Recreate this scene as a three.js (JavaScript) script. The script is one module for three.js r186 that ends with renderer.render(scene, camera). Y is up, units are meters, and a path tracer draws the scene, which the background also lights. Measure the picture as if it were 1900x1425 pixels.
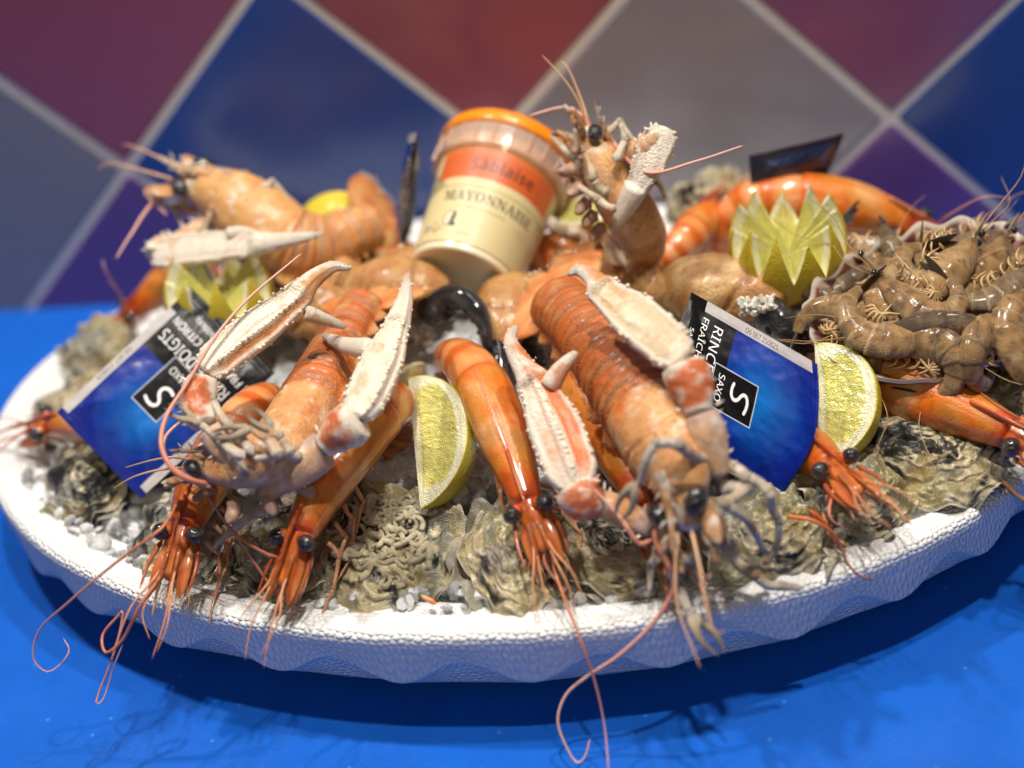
import * as THREE from 'three';
import { ImprovedNoise } from 'three/addons/math/ImprovedNoise.js';
import { mergeGeometries, mergeVertices } from 'three/addons/utils/BufferGeometryUtils.js';
import { RoundedBoxGeometry } from 'three/addons/geometries/RoundedBoxGeometry.js';
import { RectAreaLightUniformsLib } from 'three/addons/lights/RectAreaLightUniformsLib.js';

// ---------------------------------------------------------------- camera, light, exposure
const scene = new THREE.Scene();
const FOCAL = 2800, PW = 1900, PH = 1425;
const camera = new THREE.PerspectiveCamera(2 * Math.atan(PH / 2 / FOCAL) * 180 / Math.PI, 4 / 3, 0.05, 12);
camera.position.set(0.1199, 0.4583, 0.6003);
camera.rotation.set(-0.59017, 0.19456, -0.14967, 'YXZ');
camera.updateMatrixWorld();
camera.focus = 0.63;
camera.userData.fStop = 2.9;
const renderer = new THREE.WebGLRenderer({ antialias: true });
renderer.toneMapping = THREE.LinearToneMapping;
renderer.toneMappingExposure = 1.0;
renderer.shadowMap.enabled = true;
scene.background = new THREE.Color(0x000000);
RectAreaLightUniformsLib.init();

// three warm ceiling spots over the counter and one added unseen fill panel behind the camera
const LAMPS = [
  { at: [-0.46, 1.35, -0.10], aim: [0, 0.05, 0], power: 3.6 },
  { at: [0.38, 1.55, -0.06], aim: [0, 0.05, 0], power: 3.6 },
  { at: [0.14, 1.65, 0.24], aim: [0, 0.05, 0.05], power: 4.8 },
];
const LAMP_COLOR = new THREE.Color(1, 0.94, 0.86);
const FILL_PANEL = { at: [0.2, 1.9, 2.4], size: [2.4, 1.0], power: 1.4 };

// ---------------------------------------------------------------- helpers
const V = (x, y, z) => new THREE.Vector3(x, y, z);
const clamp = (x, a = 0, b = 1) => Math.min(b, Math.max(a, x));
const mix = (a, b, t) => a + (b - a) * t;
const sstep = (a, b, x) => { const t = clamp((x - a) / (b - a)); return t * t * (3 - 2 * t); };
const mix3 = (a, b, t) => [mix(a[0], b[0], t), mix(a[1], b[1], t), mix(a[2], b[2], t)];
const lin = (hex) => { const c = new THREE.Color(hex); return [c.r, c.g, c.b]; };
let seed = 7;
const reseed = (s) => { seed = s | 0; };
const rnd = () => { seed = (seed + 0x6d2b79f5) | 0; let t = Math.imul(seed ^ (seed >>> 15), 1 | seed); t = (t + Math.imul(t ^ (t >>> 7), 61 | t)) ^ t; return ((t ^ (t >>> 14)) >>> 0) / 4294967296; };
const rr = (a, b) => a + (b - a) * rnd();
const perlin = new ImprovedNoise();
const n3 = (x, y, z) => perlin.noise(x, y, z);
const fbm = (x, y, z, o = 4) => { let s = 0, a = 0.5, f = 1; for (let i = 0; i < o; i++) { s += a * n3(x * f + 17.3 * i, y * f - 9.1 * i, z * f + 3.7 * i); a *= 0.5; f *= 2.03; } return s; };
const ridge = (x, y, z, o = 3) => { let s = 0, a = 0.5, f = 1; for (let i = 0; i < o; i++) { s += a * (1 - Math.abs(n3(x * f + 5.1 * i, y * f, z * f - 2.2 * i)) * 2); a *= 0.5; f *= 2.1; } return s; };
// a place on the platter: the point at height h (metres above the table) that stands at that spot of the photograph
const at = (px, py, h) => {
  const d = V((px - PW / 2) / FOCAL, -(py - PH / 2) / FOCAL, -1).applyQuaternion(camera.quaternion);
  return camera.position.clone().addScaledVector(d, (h - camera.position.y) / d.y);
};
const used = {};
const numbered = (n) => { const k = used[n] = (used[n] ?? -1) + 1; return k ? n + '_' + String(k).padStart(3, '0') : n; };
function thing(name, label, category, group) {
  const o = new THREE.Group(); o.name = numbered(name); o.userData = { label, category };
  if (group) o.userData.group = group;
  scene.add(o); return o;
}
function part(name, geo, mat, parent, label) {
  const m = new THREE.Mesh(geo, mat); m.name = name; m.castShadow = m.receiveShadow = true;
  if (label) m.userData.label = label;
  (parent || scene).add(m); return m;
}
function shiftTo(root) { // moves the origin of a group built in world coordinates to the middle of its base
  const b = new THREE.Box3().setFromObject(root), c = V((b.min.x + b.max.x) / 2, b.min.y, (b.min.z + b.max.z) / 2);
  const done = new Set();
  root.traverse((m) => { if (m.isMesh && m.parent === root || m.isMesh) { if (!done.has(m.geometry)) { m.geometry.translate(-c.x, -c.y, -c.z); done.add(m.geometry); } } });
  root.position.copy(c); return root;
}
// grid surface: f(u, v) -> [x, y, z], c(u, v, p) -> linear colour
function grid(nu, nv, f, c, uvf, closedU = false) {
  const P = [], C = [], UVs = [], I = [];
  for (let j = 0; j <= nv; j++) for (let i = 0; i <= nu; i++) {
    const u = i / nu, v = j / nv, p = f(closedU && i === nu ? 0 : u, v);
    P.push(p[0], p[1], p[2]);
    if (c) C.push(...c(closedU && i === nu ? 0 : u, v, p));
    const w = uvf ? uvf(u, v, p) : [u, v]; UVs.push(w[0], w[1]);
  }
  for (let j = 0; j < nv; j++) for (let i = 0; i < nu; i++) { const a = j * (nu + 1) + i, b = a + 1, d = a + nu + 1, e = d + 1; I.push(a, b, d, b, e, d); }
  const g = new THREE.BufferGeometry();
  g.setAttribute('position', new THREE.Float32BufferAttribute(P, 3));
  if (c) g.setAttribute('color', new THREE.Float32BufferAttribute(C, 3));
  g.setAttribute('uv', new THREE.Float32BufferAttribute(UVs, 2));
  g.setIndex(I); g.computeVertexNormals();
  if (closedU) { // one normal along the seam
    const N = g.attributes.normal;
    for (let j = 0; j <= nv; j++) { const a = j * (nu + 1), b = a + nu, n = V(N.getX(a) + N.getX(b), N.getY(a) + N.getY(b), N.getZ(a) + N.getZ(b)).normalize(); N.setXYZ(a, n.x, n.y, n.z); N.setXYZ(b, n.x, n.y, n.z); }
  }
  return g;
}
// a spine: points, an up vector for each end (or per point), sampled by arc length
function spine(pts, ups) {
  const c = new THREE.CatmullRomCurve3(pts, false, 'centripetal'); c.arcLengthDivisions = 300;
  const U = Array.isArray(ups) ? ups : [ups];
  const L = c.getLength();
  return {
    L, curve: c,
    frame(t) {
      const tc = clamp(t), p = c.getPointAt(tc), T = c.getTangentAt(tc);
      if (t < 0) p.addScaledVector(T, t * L); if (t > 1) p.addScaledVector(T, (t - 1) * L);
      const k = tc * (U.length - 1), i = Math.min(U.length - 1, Math.floor(k)), j = Math.min(U.length - 1, i + 1);
      const up = U[i].clone().lerp(U[j], k - i), N = up.addScaledVector(T, -up.dot(T)).normalize();
      return { p, T, N, S: V().crossVectors(T, N) };
    },
  };
}
// sweep between t0 and t1: prof(t, a) -> [sideways, up] in metres
function sweep(sp, t0, t1, n, m, prof, color, uvk = 1) {
  const F = []; for (let j = 0; j <= n; j++) F.push(sp.frame(mix(t0, t1, j / n)));
  return grid(m, n, (u, v) => {
    const t = mix(t0, t1, v), f = F[Math.round(v * n)], q = prof(t, u * Math.PI * 2, v);
    return [f.p.x + f.S.x * q[0] + f.N.x * q[1] + (q[2] ? f.T.x * q[2] : 0), f.p.y + f.S.y * q[0] + f.N.y * q[1] + (q[2] ? f.T.y * q[2] : 0), f.p.z + f.S.z * q[0] + f.N.z * q[1] + (q[2] ? f.T.z * q[2] : 0)];
  }, color && ((u, v, p) => color(mix(t0, t1, v), u * Math.PI * 2, p)), (u, v) => [u * 0.06 * uvk, mix(t0, t1, v) * sp.L * uvk], true);
}
// tapered round tube through points; r is a number, [r0, r1] or t -> r; flat squashes it along its up
function tube(pts, r, o = {}) {
  const sp = pts.frame ? pts : spine(pts, o.up || V(0.13, 0.9, 0.2));
  const n = o.n || Math.max(4, Math.round(sp.L / (o.step || 0.004))), m = o.m || 7;
  const R = typeof r === 'function' ? r : Array.isArray(r) ? (t) => mix(r[0], r[1], t) : () => r;
  const cap = o.cap ?? true;
  return sweep(sp, 0, 1, n, m, (t, a, v) => {
    let k = R(t) * (o.rough ? 1 + o.rough * fbm(t * sp.L * 300, Math.cos(a) * 2, Math.sin(a) * 2 + (o.seed || 0), 2) : 1);
    if (cap && (v === 0 || v === 1)) k *= 0.02;
    return [Math.sin(a) * k * (o.wide || 1), Math.cos(a) * k * (o.flat || 1)];
  }, o.color);
}
const blob = (p, r, w = 8, h = 6) => { const g = new THREE.SphereGeometry(r, w, h); g.translate(p.x, p.y, p.z); return g; };
function tint(g, col) { // one colour for a whole geometry
  const n = g.attributes.position.count, a = new Float32Array(n * 3), f = typeof col === 'function';
  for (let i = 0; i < n; i++) { const c = f ? col(g.attributes.position.getX(i), g.attributes.position.getY(i), g.attributes.position.getZ(i)) : col; a.set(c, i * 3); }
  g.setAttribute('color', new THREE.BufferAttribute(a, 3)); return g;
}
const join = (list) => mergeGeometries(list.map((g) => (g.index ? g.toNonIndexed() : g)), false);

// ---------------------------------------------------------------- textures
function dataTex(n, f, srgb = false) { // f(x, y) -> grey or [r, g, b] 0..1
  const d = new Uint8Array(n * n * 4);
  for (let y = 0; y < n; y++) for (let x = 0; x < n; x++) { const c = f(x, y), a = (y * n + x) * 4, k = Array.isArray(c); d[a] = clamp(k ? c[0] : c) * 255; d[a + 1] = clamp(k ? c[1] : c) * 255; d[a + 2] = clamp(k ? c[2] : c) * 255; d[a + 3] = 255; }
  const t = new THREE.DataTexture(d, n, n); t.magFilter = THREE.LinearFilter; t.minFilter = THREE.LinearMipmapLinearFilter; t.wrapS = t.wrapT = THREE.RepeatWrapping;
  if (srgb) t.colorSpace = THREE.SRGBColorSpace; t.needsUpdate = true; return t;
}
function worley(n, cells, s) { // periodic cells: returns f(x, y) -> [nearest, second, id]
  reseed(s); const P = []; for (let j = 0; j < cells; j++) for (let i = 0; i < cells; i++) P.push([i + 0.5 + (j % 2) * 0.5 + rr(-0.36, 0.36), j + 0.5 + rr(-0.36, 0.36), rnd()]);
  return (x, y) => {
    const u = x / n * cells, v = y / n * cells; let a = 9, b = 9, id = 0;
    for (let dj = -2; dj <= 2; dj++) for (let di = -2; di <= 2; di++) {
      const i = Math.floor(u) + di, j = Math.floor(v) + dj, q = P[((j % cells + cells) % cells) * cells + ((i % cells + cells) % cells)];
      const qx = q[0] + Math.floor(i / cells) * cells, qy = q[1] + Math.floor(j / cells) * cells, d = Math.hypot(qx - u, qy - v);
      if (d < a) { b = a; a = d; id = q[2]; } else if (d < b) b = d;
    }
    return [a, b, id];
  };
}
const wrapNoise = (n, f, s, o) => (x, y) => { // periodic fbm on a square
  const u = x / n, v = y / n, g = (a, b) => fbm(a * f, b * f, s, o); const wx = u, wy = v;
  return (g(u, v) * (1 - wx) + g(u - 1, v) * wx) * (1 - wy) + (g(u, v - 1) * (1 - wx) + g(u - 1, v - 1) * wx) * wy;
};
const rep = (t, r) => { const c = t.clone(); c.repeat.set(1 / r, 1 / r); c.needsUpdate = true; return c; };
const grainBase = (() => { const f = wrapNoise(512, 26, 4.2, 4); return dataTex(512, (x, y) => 0.5 + f(x, y) * 1.1); })();
const beadBase = (() => { const w = worley(512, 20, 3); return dataTex(512, (x, y) => { const [a, b] = w(x, y); return clamp((b - a) * 1.7) * 0.65 + 0.35 * clamp(1 - a * a * 1.4); }); })();
const pebbleBase = (() => { const w = worley(512, 30, 9); return dataTex(512, (x, y) => { const [a, , id] = w(x, y); return clamp(1 - a * 1.3) * (0.4 + 0.6 * id); }); })();
const phys = (o) => new THREE.MeshPhysicalMaterial(o);
// ---------------------------------------------------------------- setting: table, tiled wall, lamps
{
  const f = wrapNoise(512, 9, 1.7, 5), g = wrapNoise(512, 40, 6.7, 3);
  const dust = worley(512, 13, 21);
  const map = dataTex(512, (x, y) => { const k = 1 + f(x, y) * 0.10 + g(x, y) * 0.05, [a, , id] = dust(x, y), s = id > 0.86 && a < 0.07 ? 0.35 * (1 - a / 0.07) : 0; return [0.085 * k + s * 0.6, 0.358 * k + s * 0.5, 0.745 * k + s * 0.2]; }, true);
  map.repeat.set(1 / 0.23, 1 / 0.23);
  const rough = dataTex(256, (x, y) => { const k = f(x * 2, y * 2) * 0.35 + g(x * 2, y * 2) * 0.2; return 0.5 + k; }); rough.repeat.set(1 / 0.31, 1 / 0.31);
  const m = phys({ map, roughness: 0.62, roughnessMap: rough, bumpMap: rep(grainBase, 0.05), bumpScale: 0.00012, specularIntensity: 0.5 });
  const g0 = new THREE.BoxGeometry(2.4, 0.04, 1.5); g0.translate(0, -0.02, 0.5725);
  const P = g0.attributes.position, U = g0.attributes.uv; for (let i = 0; i < P.count; i++) U.setXY(i, P.getX(i), P.getZ(i) + P.getY(i));
  const t = part('table', g0, m); t.userData = { kind: 'structure', label: 'bright blue plastic covered counter top under the platter', category: 'table' };
}
{
  const HD = 0.1106, U0 = -0.2447, V0 = 0.0928, Z = -0.1785, joint = 0.0044;
  const wall = new THREE.Group(); wall.name = 'wall'; wall.userData = { kind: 'structure', label: 'tiled wall of glossy diagonal blue grey and purple tiles', category: 'wall' }; scene.add(wall);
  const gm = phys({ color: new THREE.Color().setRGB(0.80, 0.76, 0.68), roughness: 0.95, bumpMap: rep(grainBase, 0.03), bumpScale: 0.0004 });
  const gr = new THREE.BoxGeometry(2.6, 1.6, 0.06); gr.translate(0, 0.75, Z - 0.0307);
  { const P = gr.attributes.position, U = gr.attributes.uv; for (let i = 0; i < P.count; i++) U.setXY(i, P.getX(i), P.getY(i)); }
  part('grout', gr, gm, wall);
  const wob = (() => { const f = wrapNoise(256, 4, 8.8, 3); return dataTex(256, (x, y) => 0.5 + f(x, y) * 0.9); })();
  const mats = {}; const glaze = (hex, k) => mats[hex + k] ||= phys({ color: new THREE.Color(hex), roughness: 0.22, bumpMap: rep(wob, 0.19 + k * 0.03), bumpScale: 0.00018, clearcoat: 0.5, clearcoatRoughness: 0.15 });
  const side = HD * Math.SQRT2 - joint, geo = new RoundedBoxGeometry(side, side, 0.008, 3, 0.0022);
  const blue = [0x2b4587, 0x26407f], grey = [0x7d7a80, 0x858088], plum = [0x714378, 0x8a4856, 0x7f4a6c, 0x62447f];
  for (let j = -1; j <= 11; j++) for (let i = -8; i <= 10; i++) {
    if ((i + j) % 2 === 0) continue; // tile middles
    const x = U0 + i * HD, y = V0 + j * HD; if (Math.abs(x) > 1.05 || y > 1.3) continue;
    const odd = ((i % 4) + 4) % 4, r = Math.abs(Math.sin(i * 12.9 + j * 78.2));
    const hex = j % 2 ? (j < 0 ? plum[3] : i === 2 ? plum[1] : i === 4 ? plum[2] : plum[Math.floor(r * 3.99)]) : (((odd + (j % 4 ? 2 : 0)) % 4) === 1 ? blue : grey)[r > 0.5 ? 1 : 0];
    const t = part('tile', geo, glaze(hex, Math.floor(r * 3)), wall); t.rotation.z = Math.PI / 4; t.position.set(x, y, Z - 0.0035 + (r - 0.5) * 0.0006);
  }
}
for (const l of LAMPS) {
  const far = Math.hypot(l.at[0] - l.aim[0], l.at[1] - l.aim[1], l.at[2] - l.aim[2]);
  const o = thing('ceiling_spotlight', ['round ceiling spotlight above the back left of the platter', 'round ceiling spotlight above the right end of the platter', 'round ceiling spotlight above the front of the platter'][LAMPS.indexOf(l)], 'lamp', 'ceiling spotlights over the counter');
  const can = part('housing', new THREE.LatheGeometry([[0.0, 0.09], [0.045, 0.09], [0.05, 0.085], [0.05, 0.0], [0.046, 0.0], [0.044, 0.012], [0.03, 0.06], [0.0, 0.07]].map(([x, y]) => new THREE.Vector2(x, y)), 40), phys({ color: 0xdedbd4, roughness: 0.5 }), o);
  part('lamp_lens', new THREE.CylinderGeometry(0.038, 0.038, 0.004, 32).translate(0, 0.02, 0), phys({ color: 0xffffff, emissive: LAMP_COLOR, emissiveIntensity: 12 * l.power / 10 }), o);
  o.position.set(...l.at); o.quaternion.setFromUnitVectors(V(0, -1, 0), V(l.aim[0] - l.at[0], l.aim[1] - l.at[1], l.aim[2] - l.at[2]).normalize());
  const s = new THREE.SpotLight(LAMP_COLOR, l.power, 0, 0.62, 0.6, 2); s.position.set(...l.at).addScaledVector(V(l.aim[0] - l.at[0], l.aim[1] - l.at[1], l.aim[2] - l.at[2]).normalize(), 0.012);
  s.target.position.set(...l.aim); s.castShadow = true; s.shadow.radius = 1.7; s.shadow.mapSize.set(2048, 2048); s.shadow.camera.near = 0.3; s.shadow.camera.far = 4; scene.add(s, s.target);
}
{
  const o = thing('added_fill_panel', 'added unseen fill light panel behind the camera', 'lamp');  // fill light added out of view to lift surfaces facing the camera
  const [w, h] = FILL_PANEL.size;
  part('frame', new THREE.BoxGeometry(w + 0.04, 0.03, h + 0.04), phys({ color: 0xe4e4e2, roughness: 0.5 }), o).position.y = 0.018;
  part('fill_diffuser', new THREE.PlaneGeometry(w, h).rotateX(Math.PI / 2), phys({ color: 0xffffff, emissive: 0xfff1dc, emissiveIntensity: FILL_PANEL.power }), o);
  o.position.set(...FILL_PANEL.at);
  const r = new THREE.RectAreaLight(0xfff1dc, FILL_PANEL.power, w, h); r.position.set(FILL_PANEL.at[0], FILL_PANEL.at[1] - 0.006, FILL_PANEL.at[2]); r.lookAt(FILL_PANEL.at[0], 0, FILL_PANEL.at[2]); scene.add(r);
}
// ---------------------------------------------------------------- polystyrene platter
const TA = 0.262, TB = 0.179, RIM = 0.052;
const oval = (th) => [Math.cos(th) * TA, Math.sin(th) * TB];
{
  const o = thing('platter', 'white polystyrene oval platter holding the seafood and ice', 'platter');
  const foam = phys({ color: new THREE.Color().setRGB(0.84, 0.84, 0.83), roughness: 0.62, bumpMap: rep(beadBase, 0.05), bumpScale: 0.0009, specularIntensity: 0.6, sheen: 0.15, sheenColor: new THREE.Color(1, 1, 1) });
  // profile from the inside floor over the rim, down the outside, to the foot: [inset from the outer edge, height]
  const flute = (th) => 0.5 + 0.5 * Math.cos(th * 30);
  const ring = (list, name, mat) => {
    const nT = 420, n = list.length - 1; let acc = [0];
    for (let k = 1; k <= n; k++) { const a = list[k - 1](0.3), b = list[k](0.3); acc.push(acc[k - 1] + Math.hypot(a[0] - b[0], a[1] - b[1])); }
    return part(name, grid(nT, n, (u, v) => {
      const th = u * Math.PI * 2, [ins, y] = list[Math.round(v * n)](th), x = Math.cos(th), z = Math.sin(th), nx = x / TA, nz = z / TB, l = Math.hypot(nx, nz);
      const wv = 0.0006 * fbm(x * 9, y * 40, z * 9, 3);
      return [x * TA - nx / l * (ins + wv), y + wv * 0.7, z * TB - nz / l * (ins + wv)];
    }, null, (u, v) => [u * 1.4, acc[Math.round(v * n)]], true), mat, o);
  };
  const c = (a, b) => () => [a, b];
  ring([c(0.055, 0.026), c(0.040, 0.028), c(0.033, 0.034), c(0.0285, 0.043), c(0.0265, 0.0462), c(0.024, 0.0478), c(0.0165, 0.0490), c(0.0152, 0.0494), c(0.0142, 0.0508), c(0.0125, 0.0518), c(0.009, 0.0523), c(0.0035, 0.0521), c(0.0012, 0.0510), c(0.0002, 0.0490), c(0, 0.046),
    (t) => [0.0005, mix(0.038, 0.026, flute(t))], (t) => [0.0016, mix(0.0365, 0.0245, flute(t))], (t) => [0.0042 + 0.003 * (1 - flute(t)), mix(0.034, 0.022, flute(t))],
    (t) => [0.011 + 0.002 * (1 - flute(t)), 0.0155], (t) => [0.016, 0.011], (t) => [0.030, 0.004], (t) => [0.036, 0.0005], c(0.050, 0.0004)], 'rim', foam);
  const fl = grid(120, 10, (u, v) => { const th = u * Math.PI * 2, r = v; return [Math.cos(th) * (TA - 0.050) * r, 0.0262, Math.sin(th) * (TB - 0.050) * r]; }, null, (u, v, p) => [p[0], p[2]], true);
  part('floor', fl, foam, o);
}
// ---------------------------------------------------------------- crushed ice
const iceTop = (x, z) => { const r = Math.hypot(x / (TA - 0.026), z / (TB - 0.026)), k = clamp(1 - r * r); return 0.0440 + 0.014 * Math.pow(k, 0.9) + 0.014 * Math.exp(-((x - 0.02) ** 2 / 0.02 + (z + 0.05) ** 2 / 0.006)) * sstep(0, 0.3, k) + 0.012 * sstep(0.4, 0.85, k); };
{
  const o = thing('crushed_ice', 'bed of wet crushed ice filling the white platter', 'ice'); o.userData.kind = 'stuff';
  const wet = phys({ color: new THREE.Color().setRGB(0.82, 0.85, 0.87), roughness: 0.25, bumpMap: rep(pebbleBase, 0.05), bumpScale: 0.002, clearcoat: 0.6, clearcoatRoughness: 0.2, transmission: 0.0 });
  const bed = grid(300, 70, (u, v) => { const th = u * Math.PI * 2, x = Math.cos(th) * (TA - 0.0262) * v, z = Math.sin(th) * (TB - 0.0262) * v; return [x, iceTop(x, z) - 0.003 + 0.006 * Math.max(0, ridge(x * 70, z * 70, 1.3, 3) - 0.3), z]; }, null, (u, v, p) => [p[0], p[2]], true);
  part('ice_bed', bed, wet, o).userData.kind = 'stuff';
  reseed(4242);
  const clear = phys({ color: 0xffffff, roughness: 0.08, transmission: 0.9, thickness: 0.01, ior: 1.31, attenuationColor: new THREE.Color(0.93, 0.97, 0.99), attenuationDistance: 0.05, bumpMap: rep(grainBase, 0.02), bumpScale: 0.0005 });
  const milky = phys({ color: new THREE.Color().setRGB(0.93, 0.95, 0.96), roughness: 0.15, transmission: 0.3, thickness: 0.01, ior: 1.31, bumpMap: rep(grainBase, 0.02), bumpScale: 0.0006 });
  const chunk = (s, det = 3) => { const g = det < 3 ? new THREE.IcosahedronGeometry(1, det).deleteAttribute('uv') : mergeVertices(new THREE.IcosahedronGeometry(1, 3).deleteAttribute('uv').deleteAttribute('normal')), P = g.attributes.position; for (let i = 0; i < P.count; i++) { const v = V(P.getX(i), P.getY(i), P.getZ(i)), k = 0.78 + 0.55 * fbm(v.x * 1.1 + s, v.y * 1.1, v.z * 1.1 - s, 2) + 0.12 * ridge(v.x * 2 + s, v.y * 2, v.z * 2, 2); v.multiplyScalar(k); P.setXYZ(i, v.x, Math.round(v.y * 3.2) / 3.2 * 0.35 + v.y * 0.65, v.z); } g.computeVertexNormals(); const uv = new Float32Array(P.count * 2); for (let i = 0; i < P.count; i++) { uv[i * 2] = P.getX(i) * 0.006 + P.getY(i) * 0.003; uv[i * 2 + 1] = P.getZ(i) * 0.006; } g.setAttribute('uv', new THREE.BufferAttribute(uv, 2)); return g; };
  for (let k = 0; k < 5; k++) {
    const n = 420, im = new THREE.InstancedMesh(chunk(k * 9.1, k % 2 ? 3 : 1), k < 3 ? clear : milky, n), d = new THREE.Object3D(); im.name = 'ice_pieces'; im.userData.kind = 'stuff'; im.castShadow = im.receiveShadow = true;
    for (let i = 0; i < n; i++) {
      const th = i < n * 0.75 ? rr(0.15, Math.PI - 0.15) : rr(0, Math.PI * 2), r = i < n * 0.75 ? rr(0.62, 0.985) : Math.sqrt(rr(0.1, 0.9)), x = Math.cos(th) * (TA - 0.026) * r, z = Math.sin(th) * (TB - 0.026) * r, s = 0.0025 * Math.exp(rr(-0.4, 1.1));
      d.position.set(x, iceTop(x, z) + s * rr(-0.3, 0.35), z); d.rotation.set(rr(0, 6), rr(0, 6), rr(0, 6)); d.scale.set(s * rr(0.8, 1.3), s * rr(0.5, 1), s * rr(0.8, 1.3)); d.updateMatrix(); im.setMatrixAt(i, d.matrix);
    }
    o.add(im);
  }
  { // heaped shards along the front of the bed
    const n = 420, d = new THREE.Object3D(); for (let k = 0; k < 2; k++) { const im = new THREE.InstancedMesh(chunk(k * 5.3 + 30, 1), k ? milky : clear, n); im.name = 'ice_shards'; im.userData.kind = 'stuff'; im.castShadow = im.receiveShadow = true;
      for (let i = 0; i < n; i++) { const th = rr(0.5, 2.75), r = 0.86 + 0.2 * Math.pow(rnd(), 1.4), x = Math.cos(th) * (TA - 0.026) * r, z = Math.sin(th) * (TB - 0.026) * r, s = 0.003 * Math.exp(rr(-0.8, 0.6)); d.position.set(x, Math.max(r > 0.97 ? 0.0495 : 0.047, iceTop(x, z)) + s * rr(0, 0.55), z); d.rotation.set(rr(0, 6), rr(0, 6), rr(0, 6)); d.scale.set(s, s * rr(0.35, 0.8), s * rr(0.7, 1.2)); d.updateMatrix(); im.setMatrixAt(i, d.matrix); } o.add(im); } }
  // a few larger lumps that stand apart on the right rim and in front
  const big = [[1600, 998, 0.052, 0.0062], [1572, 990, 0.05, 0.0045], [1705, 900, 0.056, 0.0055], [1190, 1085, 0.054, 0.0045], [880, 905, 0.058, 0.006], [1075, 1050, 0.054, 0.005], [640, 1075, 0.053, 0.005], [560, 1085, 0.052, 0.0045]];
  big.forEach(([a, b, h, s], i) => { const m = new THREE.Mesh(chunk(i * 3.7 + 60), clear); m.castShadow = m.receiveShadow = true; const it = thing('ice_lump', ['larger clear ice lump on the white rim at right', 'small ice lump beside the larger one on the right rim', 'clear ice lump under the wavy oyster on the right', 'ice lump in front of the right langoustine head', 'ice lump between lemon wedge and middle oyster', 'ice lump right of the middle prawn snout', 'ice lump left below the worm crusted oyster', 'ice lump below the second oyster from left'][i], 'ice lump', 'larger ice lumps'); m.name = 'lump'; it.add(m); it.position.copy(at(a, b, h)); m.scale.set(s, s * 0.8, s); m.rotation.set(rnd() * 6, rnd() * 6, rnd() * 6); });
}
// ---------------------------------------------------------------- cooked prawns
const shellGloss = (o = {}) => phys({ vertexColors: true, roughness: 0.34, bumpMap: rep(grainBase, 0.022), bumpScale: 0.00022, clearcoat: 0.85, clearcoatRoughness: 0.13, ior: 1.45, ...o });
const M = {
  prawn: shellGloss(), prawnThin: shellGloss({ transmission: 0.25, roughness: 0.5 }),
  eye: phys({ vertexColors: true, roughness: 0.16, clearcoat: 1, clearcoatRoughness: 0.05, bumpMap: rep(pebbleBase, 0.010), bumpScale: 0.00012 }),
  hair: phys({ vertexColors: true, roughness: 0.45, clearcoat: 0.3 }),
};
const PO = { amber: lin(0xcb812f), orange: lin(0xd66c18), red: lin(0xbd481a), deep: lin(0x9c3612), cream: lin(0xe9b884), pale: lin(0xf0c79a), blood: lin(0xa3301c) };
function bladeGeo(base, dir, nrm, len, wid, thick, col, curve = 0) { // long leaf shaped plate
  const d = dir.clone().normalize(), s = V().crossVectors(d, nrm).normalize(), n = V().crossVectors(s, d);
  const pts = [0, 0.33, 0.66, 1].map((k) => base.clone().addScaledVector(d, len * k).addScaledVector(n, -curve * k * k * len));
  return tube(spine(pts, n), (t) => wid * Math.pow(Math.sin(Math.PI * clamp(0.16 + t * 0.8)), 0.75), { n: 14, m: 12, flat: thick, color: col });
}
const jointed = (pts, r0, r1, col, o = {}) => { // a leg: straight tapering members with swollen joints
  const list = []; const n = pts.length - 1;
  for (let i = 0; i < n; i++) {
    const a = pts[i], b = pts[i + 1], ra = mix(r0, r1, i / n), rb = mix(r0, r1, (i + 1) / n), m = a.clone().lerp(b, 0.5).add(V(rr(-1, 1), rr(-1, 1), rr(-1, 1)).multiplyScalar(ra * 0.5));
    list.push(tube([a, m, b], (t) => mix(ra, rb, t) * (0.82 + 0.25 * Math.pow(Math.abs(t * 2 - 1), 3)), { n: 8, m: o.m || 8, color: col, up: o.up, flat: o.flat }));
    if (i < n - 1) list.push(tint(blob(b, rb * 1.02, 8, 6), col ? col(1, 0, [b.x, b.y, b.z]) : [1, 1, 1]));
  }
  return join(list);
};
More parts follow.
